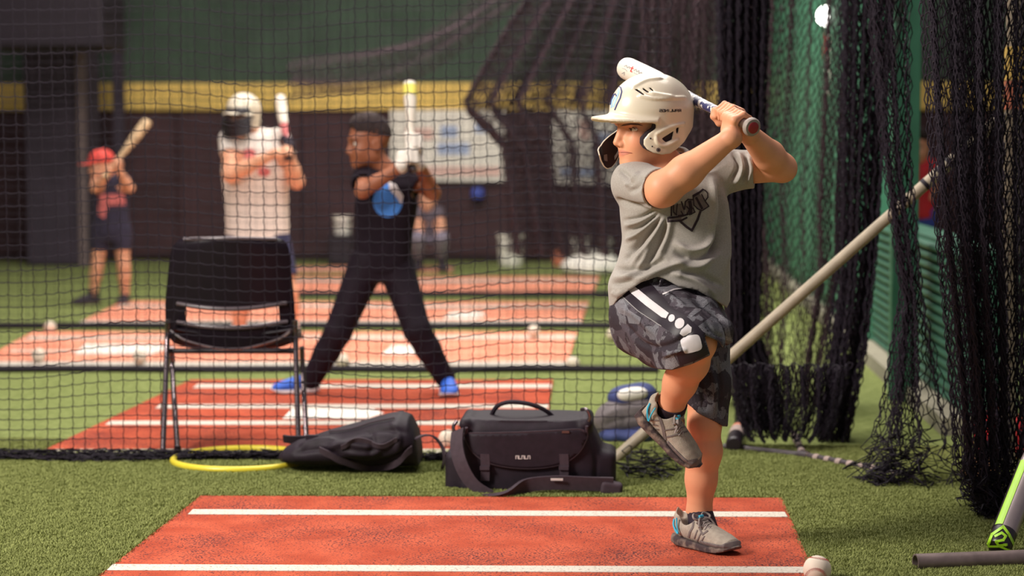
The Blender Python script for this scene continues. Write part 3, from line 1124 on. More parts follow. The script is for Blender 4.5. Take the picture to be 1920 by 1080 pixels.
def eyes(parent, c, Mx, s=1.0, gaze=(1.0, 0.0, 0.0)):
    for sg in (1, -1):
        o = at(c, Mx, .0715, sg * .0312, -.0005, s)
        b = bmesh.new()
        bmesh.ops.create_uvsphere(b, u_segments=20, v_segments=14, radius=0.0122 * s)
        me = bpy.data.meshes.new('eye')
        b.to_mesh(me)
        b.free()
        co = np.array([v.co for v in me.vertices]) + o
        me.vertices.foreach_set('co', co.astype(np.float32).ravel())
        me.polygons.foreach_set('use_smooth', np.ones(len(me.polygons), bool))
        e = link('eye', me, M['eye_white'], parent)
        g = unit(gaze[0] * Mx[0] + gaze[1] * Mx[1] + gaze[2] * Mx[2])
        t1 = unit(np.cross(g, Mx[2]))
        t2 = np.cross(t1, g)
        V, Fc = [], []
        rr = [0, .35, .7, 1.0]
        for r in rr:
            for j in range(14):
                a = 2 * math.pi * j / 14
                x, y = 0.0058 * r * math.cos(a), 0.0058 * r * math.sin(a)
                V.append(o + s * (t1 * x + t2 * y + g * (math.sqrt(0.0122 ** 2 - x * x - y * y) + 0.0005)))
        for i in range(3):
            for j in range(14):
                Fc.append((i * 14 + j, i * 14 + (j + 1) % 14, (i + 1) * 14 + (j + 1) % 14, (i + 1) * 14 + j))
        MB().add(V, Fc).build('iris', M['iris'], e)


def grip(v, c, A, wrist, sense, hr=0.014, s=1.0, out=None):
    """hand closed round a handle: c on the axis, A towards the barrel, wrist joint, sense = which way the fingers wrap"""
    A = unit(A)
    e1 = unit((wrist - c) - A * np.dot(wrist - c, A))
    e2 = sense * np.cross(A, e1)
    def q(deg, rho, off):
        a = math.radians(deg)
        return c + A * off + rho * (math.cos(a) * e1 + math.sin(a) * e2)
    offs = [.0245, .0085, -.0075, -.0225]
    ln = [0.96, 1.05, 1.0, 0.84]
    mcp = []
    for o, l in zip(offs, ln):
        o *= s
        k0, k1, k2, k3 = q(62, hr + .021 * s, o), q(122, hr + .0135 * s, o), q(122 + 72 * l, hr + .0075 * s, o * .97), q(122 + 128 * l, hr + .0065 * s, o * .95)
        rr = [.0092 * s, .0082 * s, .0074 * s, .0062 * s]
        v.chain([k0, k1, k2, k3], rr, .0035 * s)
        mcp.append(k0)
    pc = q(12, hr + .020 * s, 0)
    for m_, o in zip(mcp, offs):
        b = q(4, hr + .026 * s, o * s * .62)
        v.cone(b, m_, .0125 * s, .0098 * s, .012 * s)
        v.cone(wrist, b, .021 * s, .0135 * s, .016 * s)
    v.cone(q(-18, hr + .016 * s, -.004 * s), q(-14, hr + .016 * s, .018 * s), .0125 * s, .0115 * s, .012 * s)
    th = [q(-16, hr + .019 * s, .010 * s), q(-58, hr + .0150 * s, .026 * s), q(-108, hr + .0095 * s, .036 * s), q(-160, hr + .0075 * s, .039 * s)]
    v.chain(th, [.0112 * s, .0098 * s, .0086 * s, .0070 * s], .006 * s)


def bat(name, K, T, L, prof, label, cat='bat', group=None, s=1.0):
    """lathed bat from knob K towards T; prof: list of (mesh name, material, [(t, r)...])"""
    A = unit(np.asarray(T, float) - K)
    root = None
    for nm, mt, pr in prof:
        pts = [K + A * t * s for t, _ in pr]
        mb = MB().tube(pts, [r * s for _, r in pr], 20, True)
        if root is None:
            root = mb.build(name, M[mt], loc=K, angle=35)
            tag(root, label, cat, group)
        else:
            mb.build(nm, M[mt], root, angle=35)
    return root


def shoe(parent, o, Mx, s=1.0, h=0.0025, mats=('knit', 'sole', 'lace', 'cyan', 'overlay'), detail=True, lines=None):
    """Mx rows: towards the toe, across, up; o: heel end at the bottom of the sole"""
    L = .222
    X = [0, .02, .06, .10, .14, .18, .205, .222]
    W = [.020, .031, .034, .036, .041, .041, .034, .010]
    T = [.080, .094, .088, .080, .066, .053, .043, .022]
    SZ = [.034, .031, .025, .021, .019, .019, .022, .026]
    SB = [.007, .001, .000, .000, .000, .004, .011, .020]
    def upper(x, y, z):
        wv, tv, sb = np.interp(x, X, W), np.interp(x, X, T), np.interp(x, X, SZ) - .008
        zc, hz = (tv + sb) / 2, (tv - sb) / 2
        yy = y - .005 * np.sin(np.clip(x, 0, L) / L * 3.1)
        tq = np.clip((z - zc) / hz, -1.5, 1.5)
        wz = wv * (1 - 0.30 * np.clip(tq, 0, 1))
        d = ((np.abs(yy) / wz) ** 2.6 + np.abs((z - zc) / hz) ** 2.6) ** (1 / 2.6) - 1
        return np.maximum(np.maximum(d * 0.022, -x + .004), x - L + .003)
    def sole_(x, y, z):
        wv = np.interp(x, X, W) + .0055
        yy = y - .005 * np.sin(np.clip(x, 0, L) / L * 3.1)
        d = np.maximum(np.abs(yy) - wv, np.maximum(z - np.interp(x, X, SZ), np.interp(x, X, SB) - z))
        return smin(-np.maximum(d, np.maximum(-x - .004, x - L - .004)), -(np.abs(yy) + np.abs(z - np.interp(x, X, SZ) * .5) * .9 - wv - .008), .004) * -1
    lo, hi = (-.02, -.06, -.015), (.24, .06, .12)
    def place(vx):
        V, Q = vx.mesh()
        V = relax(V, Q, 2)
        return o + s * (V @ Mx), Q
    v = Vox(lo, hi, h)
    v.fn(upper)
    v.cone((.012, 0, .085), (.010, 0, .102), .016, .010, .02)                       # heel tab
    v.cone((.050, .002, .075), (.044, .001, .15), .026, .034, .008, 's')               # ankle opening
    v.cone((.022, 0, .092), (.03, 0, .14), .017, .03, .006, 's')
    if detail:
        for k in range(6):                                                       # ribs on the quarters
            x0 = .064 + k * .0105
            for sg in (1, -1):
                v.cone((x0, sg * .043, .036), (x0 - .012, sg * .037, .064), .0022, .0022, .003, 's')
    V, Q = place(v)
    sh = link('shoe', mesh_np('shoe', V, Q), M[mats[0]], parent)
    if lines:
        bv = bvh_of(V, Q)
        for nm, pol in lines:
            print_on(bv, pol, .0016, 3).build(nm, M[mats[4]], sh)
    v = Vox(lo, hi, h)
    v.fn(sole_)
    V, Q = place(v)
    V = relax(V, Q, 2)
    link('sole', mesh_np('sole', V, Q), M[mats[1]], sh)
    if detail:
        w_ = lambda x, y, z: o + s * np.array([x, y, z]) @ Mx
        b = MB()
        for k in range(5):                                                       # crossed laces
            x0, z0 = .092 + .0105 * k, .0845 - .0052 * k
            for sg in (1, -1):
                b.tube([w_(x0, -sg * .022, z0 - .011), w_(x0 + .004, -sg * .010, z0 - .001), w_(x0 + .008, sg * .010, z0 - .003), w_(x0 + .011, sg * .023, z0 - .014)], .0028 * s, 6)
        for sg in (1, -1):                                                       # bow and tails
            b.tube([w_(*p) for p in bez([(.088, 0, .088), (.080, sg * .020, .098), (.092, sg * .034, .090), (.098, sg * .018, .082), (.089, 0, .087)], 14)], .0030 * s, 6)
            b.tube([w_(*p) for p in bez([(.088, 0, .088), (.102, sg * .022, .084), (.112, sg * .034, .066)], 8)], .0028 * s, 6)
        b.build('lace', M[mats[2]], sh)
        MB().tube([w_(.088, -.008, .0895), w_(.088, .008, .0895)], .0055 * s, 8).build('lace_clip', M[mats[3]], sh)
        for sg in (1, -1):                                                       # heel loop on each side
            MB().tube([w_(*p) for p in bez([(.006, sg * .021, .074), (.014, sg * .032, .058), (.036, sg * .0375, .038), (.030, sg * .035, .058), (.026, sg * .0325, .082)], 16)], .0024 * s, 6).build('heel_loop', M[mats[3]], sh)
        v = Vox(lo, hi, h)                                                       # dark guard round the toe and overlay strip
        v.fn(lambda x, y, z: np.maximum(upper(x, y, z) - .0022, np.maximum(z - (.030 + .02 * np.clip((x - .195) / .03, 0, 1)), np.maximum(.112 - x, -(z - .008)))))
        V, Q = place(v)
        link('toe_guard', mesh_np('toe_guard', V, Q), M[mats[4]], sh)
    return sh


def sock(parent, a, b, ra, rb, m, h=0.004):
    a, b = np.asarray(a, float), np.asarray(b, float)
    t = np.linspace(0, 1, 6)[:, None]
    r = ra + (rb - ra) * np.linspace(0, 1, 6)
    r[-1] *= 0.94
    return MB().tube(a + (b - a) * t, r, 18).build('sock', M[m], parent)


def helmet(parent, c, Mx, s=1.0, h=0.0024, m='helmet', detail=True, jaw=True, jaw_m='helmet_dark'):
    """batting helmet: shell with brim and two ear flaps; local frame forward, left, up with the eyes at 0"""
    hu = lambda py: (243 - py) / 667.0
    hf = lambda px: ((1223 - px) / 667.0 + .031) / .94
    prof = [(1060, 231), (1150, 230), (1221, 229.5), (1229, 233), (1228, 241), (1217, 249), (1209, 260), (1209, 270), (1215, 279), (1226, 286), (1240, 289.5), (1256, 288), (1270, 280), (1286, 268), (1296, 256), (1310, 243), (1340, 236), (1400, 236), (1400, 420), (1060, 420)]
    prof = np.array([(hf(x), hu(y)) for x, y in prof])
    def inpoly(f, u, poly):
        """signed distance to a polygon in the side view, broadcast over the width"""
        Fp, Up = f.reshape(-1), u.reshape(-1)
        A, Bx = np.meshgrid(Fp, Up, indexing='ij')
        d = np.full(A.shape, 1e9)
        ins = np.zeros(A.shape, bool)
        n = len(poly)
        for i in range(n):
            a, b = poly[i], poly[(i + 1) % n]
            e = b - a
            t = np.clip(((A - a[0]) * e[0] + (Bx - a[1]) * e[1]) / (e @ e), 0, 1)
            d = np.minimum(d, np.hypot(A - a[0] - t * e[0], Bx - a[1] - t * e[1]))
            cr = (a[1] > Bx) != (b[1] > Bx)
            xi = a[0] + (Bx - a[1]) / (b[1] - a[1] + 1e-12) * e[0]
            ins ^= cr & (A < xi)
        d = np.where(ins, -d, d)
        return d[:, None, :]
    v = Vox((-.16, -.13, -.10), (.21, .13, .18), h)
    def outer(f, l, u, g=0.0):
        a, b, cc = .121 - g, .101 - g, .105 - g
        u0 = .054
        up = np.maximum(u - u0, 0)
        dn = np.minimum(u - u0, 0)
        a2 = a + dn * 0.10
        r = np.sqrt((f / a2) ** 2 + (l / (b + dn * .12)) ** 2 + (up / cc) ** 2)
        return (r - 1) * .095
    v.fn(lambda f, l, u: outer(f, l, u))
    if detail:           # moulded ridges
        for sg in (1, -1):
            for pts in ([(1196, 165), (1222, 152), (1250, 149)], [(1202, 180), (1226, 186), (1262, 186), (1290, 186)], [(1222, 176), (1245, 181), (1262, 184)],
                        [(1228, 252), (1245, 243), (1262, 238), (1285, 234)], [(1229, 256), (1232, 267), (1243, 273), (1256, 270), (1272, 262)]):
                pp = []
                for x_, y_ in bez(pts, 5 * len(pts)):
                    f_, u_ = hf(x_), hu(y_)
                    uu = max(u_ - .054, 0) / .105
                    rem = max(0.02, 1 - uu ** 2 - (f_ / .121) ** 2)
                    pp.append((f_, sg * (.101 + min(u_ - .054, 0) * .12) * math.sqrt(rem), u_))
                v.chain(pp, [.0012] + [.0030] * (len(pp) - 2) + [.0012], .006)
    def brim(f, l, u):
        us = .047 - .024 * (np.abs(l) / .10) ** 1.7 - .12 * np.maximum(f - .10, 0)
        r = np.sqrt((np.maximum(f - .030, 0) / .146) ** 2 + (np.abs(l) / .102) ** 2)
        return np.maximum(np.maximum(np.abs(u - us) - .0042, (r - 1) * .1), .02 - f)
    v.fn(lambda f, l, u: outer(f, l, u, .0075), .004, 's')
    v.fn(lambda f, l, u: np.broadcast_to(inpoly(f, u, prof), (f.size, l.size, u.size)), .004, 's')
    v.fn(lambda f, l, u: np.maximum(brim(f, l, u), -(outer(f, l, u, .006))), .012, 'u')
    if detail:
        slots = [[(1239.5, 259.5), (1262, 246.5), (1258, 262), (1247, 266.5)], [(1267, 241.5), (1272, 240), (1271.5, 248), (1267.5, 253)],
                 [(1200, 168.5), (1203, 167.5), (1213, 178.5), (1210, 179.5)], [(1211, 168), (1213.5, 166.5), (1221, 174), (1218.5, 175.5)], [(1222, 167), (1224, 165.5), (1229.5, 171.5), (1227, 172.5)]]
        for po in slots:
            pl = np.array([(hf(x_), hu(y_)) for x_, y_ in po])
            v.fn(lambda f, l, u: np.maximum(np.broadcast_to(inpoly(f, u, pl), (f.size, l.size, u.size)), .05 - np.abs(l)), .001, 's')
    V, Q = v.mesh()
    V = relax(V, Q, 2)
    W = c + s * (V @ Mx)
    hm = link('batting_helmet', mesh_np('batting_helmet', W, Q), M[m], parent)
    # padding inside
    v = Vox((-.15, -.12, -.09), (.16, .12, .17), h * 1.5)
    v.fn(lambda f, l, u: outer(f, l, u, .0078))
    v.fn(lambda f, l, u: outer(f, l, u, .019), .004, 's')
    pr2 = prof + np.array([0.006, 0.004])
    v.fn(lambda f, l, u: np.broadcast_to(inpoly(f, u, pr2) - .000, (f.size, l.size, u.size)), .003, 's')
    V, Q2 = v.mesh()
    link('padding', mesh_np('padding', c + s * (V @ Mx), Q2), M['padding'], hm)
    q = lambda f, l, u: at(c, Mx, f, l, u, s)
    if jaw:              # curved guard on the far cheek
        cols = 22
        t = np.linspace(0, 1, cols)
        fl = bez([(.048, -.101, 0), (.085, -.094, 0), (.128, -.074, 0), (.146, -.046, 0)], cols)
        top = np.interp(t, [0, .15, .4, .55, .67, 1], [-.012, .002, -.014, -.028, -.042, -.052])
        bot = np.interp(t, [0, .15, .3, .42, .52, .6, .67, .8, 1], [-.040, -.062, -.088, -.102, -.105, -.100, -.089, -.078, -.066])
        A = np.zeros((cols, 9, 3))
        for i in range(cols):
            for j in range(9):
                k = j / 8
                A[i, j] = q(fl[i, 0], fl[i, 1] + .010 * (1 - k), bot[i] + (top[i] - bot[i]) * k)
        jg = MB().grid(A, .005 * s).build('jaw_guard', M[jaw_m], hm)
        rim = [A[i, 8] for i in range(cols)] + [A[cols - 1, j] for j in range(7, -1, -1)] + [A[i, 0] for i in range(cols - 2, -1, -1)]
        MB().tube(bez(rim, 60), .0021 * s, 6).build('rim', M[m], jg)
        if detail:
            A2 = A[11:14, 2:5] + 0.004 * Mx[1]
            MB().grid(A2, .004).build('pad', M['overlay'], jg)
            A2 = A[4:8, 1:3] + 0.004 * Mx[1]
            MB().grid(A2 + 0 * Mx[2], .003).build('sticker', M['print_grey'], jg)
    return hm, bvh_of(W, Q)


# ------------------------------------------------------------------ the batter
def batter():
    B = lambda px, py, d=0.0: P(px, py, 5.60 + d)
    hc = B(1223, 243, 0.0)
    HM = face_frame(20, 2)
    fc, FM = B(1217, 243, 0.0), face_frame(26, 1)
    shR, shL = B(1188, 342, -.03), B(1364, 320, .04)
    elR, wrR = B(1246, 353, -.19), B(1371, 258, -.215)
    elL, wrL = B(1462, 313, .02), B(1402, 249, -.135)
    hipR, hipL = B(1205, 592, -.01), B(1318, 605, .03)
    knR, anR = B(1306, 642, -.265), B(1257, 762, -.115)
    knL, anL = B(1321, 795, .0), B(1311, 962, .035)
    K, T = B(1409, 238, -.235), B(1171, 126, .37)
    A = unit(T - K)
    z = lambda py: B(1255, py)[2]
    xw = lambda px, py, d=0.0: B(px, py, d)[0]
    foot = G(1330, 1034, .0135)
    # ---- body: one skin surface
    lo = B(1135, 1050, -.42) - [0.01, 0, 0.02]
    hi = B(1500, 120, .2) + [0.02, 0, 0.02]
    v = Vox((lo[0], 5.22, 0.02), (hi[0], 5.80, hi[2]), 0.0027)
    head(v, fc, FM)
    v.cone(at(fc, FM, -.014, 0, -.055), B(1258, 322, .01), .046, .050, .03)
    v.cone(B(1250, 330, .01), shR, .038, .042, .03)
    v.cone(B(1275, 326, .01), shL, .040, .040, .03)
    rows = [(z(600), xw(1258, 600), 5.61, .12, .085), (z(520), xw(1256, 520), 5.60, .125, .085), (z(430), xw(1264, 430), 5.60, .125, .08), (z(350), xw(1272, 350), 5.605, .13, .075), (z(325), xw(1272, 325), 5.605, .10, .06)]
    v.loft(rows, .03)
    mid = elR + (wrR - elR) * .32
    v.chain([shR, elR], [.043, .045], .02)
    v.chain([elR, mid, wrR], [.046, .0445, .0265], .02)
    v.ell(elR + np.array([-.012, .01, -.016]), (.034, .034, .034), None, .02)
    mid = elL + (wrL - elL) * .34
    v.chain([shL, elL], [.042, .041], .014)
    v.chain([elL, mid, wrL], [.041, .043, .027], .010)
    v.ell(elL + np.array([.016, .0, -.006]), (.030, .030, .032), None, .02)
    for hip, kn, an, rr in ((hipR, knR, anR, (.070, .052, .054, .036)), (hipL, knL, anL, (.058, .046, .052, .034))):
        calf = kn + (an - kn) * .30
        bk = unit(np.cross(an - kn, [1, 0, 0]))
        v.chain([hip, kn], [rr[0], rr[1]], .03)
        v.chain([kn, calf, kn + (an - kn) * .62, an], [rr[1] * .94, rr[2], rr[2] * .82, rr[3]], .02)
    v.ell(knL + np.array([0, -.016, .004]), (.036, .028, .042), None, .02)
    v.cone(anL, B(1330, 1015, -.01), .033, .026, .02)
    v.cone(anR, B(1268, 805, -.105), .034, .026, .02)
    cR, cL = K + A * .058, K + A * .128
    grip(v, cR, A, wrR, 1, .0135, .98)
    grip(v, cL, A, wrL, -1, .0135, .98)
    V, Q = v.mesh()
    V = relax(V, Q, 1)
    me = mesh_np('person', V, Q)
    lc = (V - fc) @ FM.T
    C = np.ones((len(V), 3), np.float32)
    lipd = np.hypot(np.hypot(np.maximum(np.abs(lc[:, 1]) - .012, 0) * 1.3, (lc[:, 2] + .064) * 1.0), 0)
    k = np.clip(1.5 - lipd / .0085, 0, 1) * (lc[:, 0] > .058) * (np.abs(lc[:, 2]) < .1)
    C *= 1 - k[:, None] * np.array([.16, .42, .40])
    ck = np.exp(-((lc[:, 0] - .06) ** 2 + (lc[:, 2] + .035) ** 2) / .022 ** 2) * (np.abs(lc[:, 1]) > .025) * (np.abs(lc[:, 1]) < .08)
    C *= 1 - ck[:, None] * np.array([0, .10, .10])
    lid = np.exp(-((np.abs(lc[:, 1]) - .032) ** 2 / .017 ** 2 + (lc[:, 2] - .004) ** 2 / .008 ** 2)) * (lc[:, 0] > .06) * (lc[:, 0] < .12)
    C *= 1 - lid[:, None] * np.array([.22, .32, .34])
    tint(me, C)
    root = link('person', me, M['skin'], None, (foot[0], foot[1], .0135))
    tag(root, 'child batter in cream helmet, grey T-shirt and camouflage shorts with one leg raised', 'person')
    bodyb = bvh_of(V, Q)
    print_on(bodyb, [[(1163, 236.5), (1170, 232.5), (1182, 230.5), (1196, 231.5), (1206, 236), (1196, 234.5), (1183, 233.8), (1171, 235.6)]], .0012, 2.5).build('eyebrow', M['brow'], root)
    for sg in (1, -1):                 # the two eyeballs, each set into its lids
        hit = cast(bodyb, 1185.5, 242.6, 0.0)
        lo_ = FM @ (hit - fc)
        lo_[1] *= sg
        nn = FM @ unit(np.array(bodyb.find_nearest(Vector(hit))[1]))
        nn = unit(np.array([abs(nn[0]) + .25, sg * abs(nn[1]), 0.05]))
        p0 = fc + lo_ @ FM
        n_ = nn @ FM
        t2 = unit(FM[2] - n_ * np.dot(FM[2], n_))
        t1 = np.cross(t2, n_)
        b = bmesh.new()
        bmesh.ops.create_uvsphere(b, u_segments=28, v_segments=18, radius=1)
        me = bpy.data.meshes.new('eye')
        b.to_mesh(me)
        b.free()
        co = np.array([v_.co for v_ in me.vertices])
        co = p0 - n_ * .0046 + co[:, :1] * t1 * .0165 + co[:, 1:2] * t2 * .0066 + co[:, 2:3] * n_ * .0068
        me.vertices.foreach_set('co', co.astype(np.float32).ravel())
        me.polygons.foreach_set('use_smooth', np.ones(len(me.polygons), bool))
        fcs = [tuple(p_.vertices) for p_ in me.polygons]
        e = link('eye', me, M['eye_white'], root)
        c_ = -.0040 if sg > 0 else .0040
        V_, F_ = [], []
        for r_ in (0, .5, 1):
            for a_ in range(14):
                x_ = c_ * (1 if np.dot(t1, [-1, 0, 0]) < 0 else -1) * sg * 1.0 + .0052 * r_ * math.cos(a_ * math.pi / 7)
                y_ = .0052 * r_ * math.sin(a_ * math.pi / 7)
                h_ = math.sqrt(max(0, 1 - (x_ / .0165) ** 2 - (min(abs(y_), .0064) / .0066) ** 2))
                V_.append(p0 - n_ * .0046 + t1 * x_ + t2 * y_ + n_ * (.0068 * h_ + .0005))
        for r_ in range(2):
            for a_ in range(14):
                F_.append((r_ * 14 + a_, r_ * 14 + (a_ + 1) % 14, (r_ + 1) * 14 + (a_ + 1) % 14, (r_ + 1) * 14 + a_))
        MB().add(V_, F_).build('iris', M['iris'], e)
        lid = [p0 - n_ * .0046 + t1 * .0134 * math.cos(a_) + t2 * (.0052 * math.sin(a_)) + n_ * (.0054 + .0008 * math.sin(a_)) for a_ in np.linspace(.05, math.pi - .05, 14)]
        MB().tube(lid, [.0005 + .0010 * math.sin(a_) for a_ in np.linspace(.15, math.pi - .15, 14)], 6).build('eyelash', M['brow'], root)
    M['lip'] = pm('lip_skin', lin(210, 130, 108), 0.5, var=0.06, scale=60)
    M['lip_line'] = pm('mouth_line', lin(124, 62, 54), 0.7)
    print_on(bodyb, [[(1161, 284.5), (1165, 281.5), (1169, 282), (1176, 283.6), (1184, 286.2), (1177, 289.2), (1169, 291), (1163, 289.5)]], .0006, 2.5).build('lips', M['lip'], root)
    print_on(bodyb, stroke([(1161, 285.8), (1168, 285.4), (1176, 285.8), (1185, 286.8)], 1.0), .0011, 2).build('mouth_line', M['lip_line'], root)
    # ---- helmet with its marks
    hm, hb = helmet(root, hc, HM)
    p = print_on(hb, stroke([(1153, 206), (1157, 196), (1163, 184), (1166, 172), (1164, 164), (1158, 161), (1152, 166), (1147, 177), (1143, 190)], 2.2)
                 + stroke([(1145, 196), (1147, 186), (1151, 178), (1154, 176), (1156, 180)], 1.8), .001, 3)
    p.build('logo', M['navy_print'], hm)
    p = print_on(hb, stroke([(1150, 200), (1155, 186), (1160, 174), (1160, 166)], 3.6) + stroke([(1146, 202), (1148, 190), (1152, 182)], 2.6), .0006, 3)
    p.build('logo_fill', M['sky_print'], hm)
    # maker's word on the side reads right to left, as in the photograph
    letters = {
        'R': [[(0, 1), (0, 0), (.9, 0), (.9, .5), (0, .5)], [(.35, .5), (.95, 1)]], 'A': [[(0, 1), (0, .2), (.2, 0), (1, 0), (1, 1)], [(0, .55), (1, .55)]],
        'W': [[(0, 0), (.1, 1), (.5, .7), (.9, 1), (1, 0)]], 'L': [[(0, 0), (0, 1), (.9, 1)]], 'I': [[(.5, 0), (.5, 1)]],
        'N': [[(0, 1), (0, 0), (1, 1), (1, 0)]], 'G': [[(1, 0), (0, 0), (0, 1), (1, 1), (1, .5), (.6, .5)]], 'S': [[(1, 0), (0, 0), (0, .5), (1, .5), (1, 1), (0, 1)]]}
    polys = []
    x = 1276.5
    for ch in 'RAWLINGS':
        wd = 1.8 if ch == 'I' else 4.1
        for st in letters[ch]:
            polys += stroke([(x - a * wd, 205.2 + b * 4.4 - (1276 - x) * .0) for a, b in st], 1.15)
        x -= wd + 1.35
    print_on(hb, polys, .0008, 2).build('lettering', M['ink'], hm)
    sc_ = print_on(hb, [blob(1234.5, 281, 4.2, 4.2)], .0012, 3)
    sc_.build('screw', M['overlay'], hm)
    print_on(hb, [blob(1219.8, 259.5, 1.7, 1.7), blob(1223, 274.5, 1.5, 1.5), blob(1234.5, 281, 2.0, 2.0)], .0017, 2).build('screw_hole', M['ink'], hm)
    # ---- T-shirt
    v = Vox((B(1125, 600)[0], 5.30, z(620)), (B(1440, 300)[0], 5.80, z(262)), 0.0036)
    rows = []
    for py, l, r, hd, dc in ((612, 1150, 1368, .120, .0), (575, 1142, 1369, .126, .0), (530, 1139, 1369, .128, -.005), (490, 1158, 1369, .118, -.005), (450, 1167, 1367, .108, 0), (400, 1162, 1366, .104, 0), (360, 1160, 1362, .10, .0), (335, 1176, 1356, .084, .005), (322, 1200, 1340, .066, .005)):
        xl, xr = xw(l, py), xw(r, py)
        rows.append((z(py), (xl + xr) / 2, 5.60 + dc, (xr - xl) / 2, hd))
    v.loft(rows, .03, e=2.4)
    v.cone(B(1245, 334, .01), shR, .045, .056, .03)
    v.cone(B(1290, 322, .01), shL, .045, .050, .03)
    cuR, cuL = B(1237, 355, -.165), B(1413, 317, .032)
    v.cone(shR, cuR, .056, .058, .03)
    v.cone(shL, cuL + (cuL - shL) * .3, .056, .054, .03)
    def half(p, n):
        n = unit(n)
        return lambda X, Y, Z: (X - p[0]) * n[0] + (Y - p[1]) * n[1] + (Z - p[2]) * n[2]
    for c0, sh in ((cuR, shR), (cuL, shL)):     # cuffs: cut across the arm, hollowed round it
        n = unit(c0 - sh)
        if sh is shR: n = unit(n + np.array([.10, -.10, 0.05]))
        m_ = .09
        v.fn(lambda X, Y, Z: np.maximum(-half(c0, n)(X, Y, Z), np.sqrt((X - c0[0]) ** 2 + (Y - c0[1]) ** 2 + (Z - c0[2]) ** 2) - .085), .002, 's', c0 - m_, c0 + m_)
        v.cone(c0 - n * .020, c0 + n * .02, .0485 if sh is shR else .044, .0520 if sh is shR else .047, .003, 's')
    v.cone(B(1240, 300, .0), B(1262, 326, .01), .060, .053, .004, 's')     # neck hole
    hemx = [1100, 1143, 1160, 1181, 1207, 1230, 1248, 1274, 1307, 1337, 1363, 1371, 1400]
    hemy = [592, 585, 560, 543, 526, 517, 523, 537, 543, 560, 576, 560, 556]
    def hem(X, Y, Z):
        px = 960 + (X / Y * F + 210)                      # side-to-side place
        px = px - 0
        zc = H + (262 - np.interp(px, hemx, hemy)) / F * Y
        return Z - zc
    v.fn(lambda X, Y, Z: hem(X, Y, Z), .003, 's', None, None) if False else v.fn(lambda X, Y, Z: -hem(X, Y, Z), .003, 'i')
    V, Q = v.mesh()
    V = relax(V, Q, 1)
    r = .0145
    V = folds(V, Q, [
        ([(1240, 396), (1205, 422), (1168, 436)], 5, -r), ([(1243, 398), (1200, 436), (1172, 452)], 4, r), ([(1246, 400), (1205, 450), (1174, 474)], 5, -r),
        ([(1248, 402), (1222, 450), (1180, 505)], 5, r), ([(1252, 404), (1240, 450), (1205, 505)], 6, -r), ([(1256, 404), (1250, 440), (1232, 490)], 6, r * .8),
        ([(1236, 392), (1200, 408), (1166, 414)], 3.5, -r * .7), ([(1238, 394), (1202, 415), (1168, 424)], 3.5, r * .6), ([(1210, 440), (1188, 468), (1170, 490)], 4, -r * .7), ([(1225, 455), (1200, 500), (1170, 520)], 5, r * .7),
        ([(1262, 452), (1292, 470), (1325, 462), (1346, 425)], 6, r), ([(1262, 470), (1300, 486), (1338, 470), (1354, 420)], 7, -r * 1.2), ([(1258, 492), (1310, 500), (1350, 470)], 7, r),
        ([(1145, 520), (1200, 520), (1255, 500), (1300, 484)], 6, r), ([(1150, 505), (1200, 505), (1250, 486)], 5, -r), ([(1144, 534), (1180, 526), (1222, 505)], 5, -r * .8),
        ([(1255, 512), (1300, 524), (1345, 556)], 5, r), ([(1275, 512), (1315, 516), (1360, 540)], 6, -r), ([(1348, 335), (1355, 390), (1348, 440), (1330, 500)], 7, -r * 1.2),
        ([(1358, 350), (1364, 430), (1358, 520)], 6, r), ([(1334, 330), (1340, 390), (1332, 440)], 6, r * .8), ([(1148, 545), (1156, 552), (1170, 545)], 5, r * .4),
        ([(1160, 318), (1175, 330), (1186, 348)], 5, -r * .7), ([(1200, 322), (1185, 338), (1172, 350)], 4, r * .7), ([(1210, 330), (1196, 350), (1178, 362)], 5, -r * .7), ([(1150, 372), (1180, 384), (1222, 388)], 5, -r),
        ([(1372, 284), (1384, 312), (1370, 344)], 4, -r), ([(1382, 284), (1392, 314), (1378, 346)], 4, r), ([(1392, 286), (1400, 316), (1390, 346)], 4, -r * .8), ([(1402, 288), (1408, 318), (1400, 346)], 3, r * .7),
        ([(1282, 300), (1310, 312), (1350, 300)], 5, r * .6)])
    # hem and cuff rolls
    tee = link('t_shirt', mesh_np('t_shirt', V, Q), M['grey_tee'], root)
    tb = bvh_of(V, Q)
    col_ = [B(x_, y_, d_) for x_, y_, d_ in ((1186, 316, -.035), (1205, 322, -.055), (1235, 325, -.062), (1262, 320, -.055), (1283, 303, -.02), (1288, 286, .03), (1270, 280, .065), (1235, 286, .068), (1205, 300, .045), (1188, 310, .0))]
    MB().tube(bez(col_ + [col_[0]], 50), .0085, 10, False).build('collar', M['grey_tee'], tee)
    # chest print: crest of outlined letters over a home plate
    cx = lambda p: (1220 + p[0] / 7.7125, 320 + p[1] / 7.7125)
    S_ = lambda pts, w_: stroke([cx(p) for p in pts], w_)
    pr = []
    pr += S_([(610, 360), (625, 500), (680, 555), (740, 580), (840, 515), (785, 440), (825, 385), (822, 330), (790, 290), (750, 270), (700, 310), (610, 360)], 2.0)
    pr += S_([(660, 395), (700, 470), (740, 545)], 4.2)
    pr += S_([(735, 345), (785, 440)], 1.8) + S_([(620, 372), (690, 330), (755, 275)], 3.4)
    pr += S_([(490, 560), (500, 450), (540, 415), (605, 420)], 2.4) + S_([(565, 450), (580, 540), (575, 620)], 6) + S_([(520, 520), (560, 560), (520, 640)], 2.4) + S_([(610, 540), (640, 600), (560, 640)], 2.0)
    pr += S_([(445, 450), (480, 560)], 2.4) + S_([(330, 500), (330, 600), (375, 640)], 2.2) + S_([(385, 480), (370, 640)], 1.8) + S_([(440, 590), (470, 640), (400, 650)], 2.2) + S_([(300, 500), (300, 650)], 3.0)
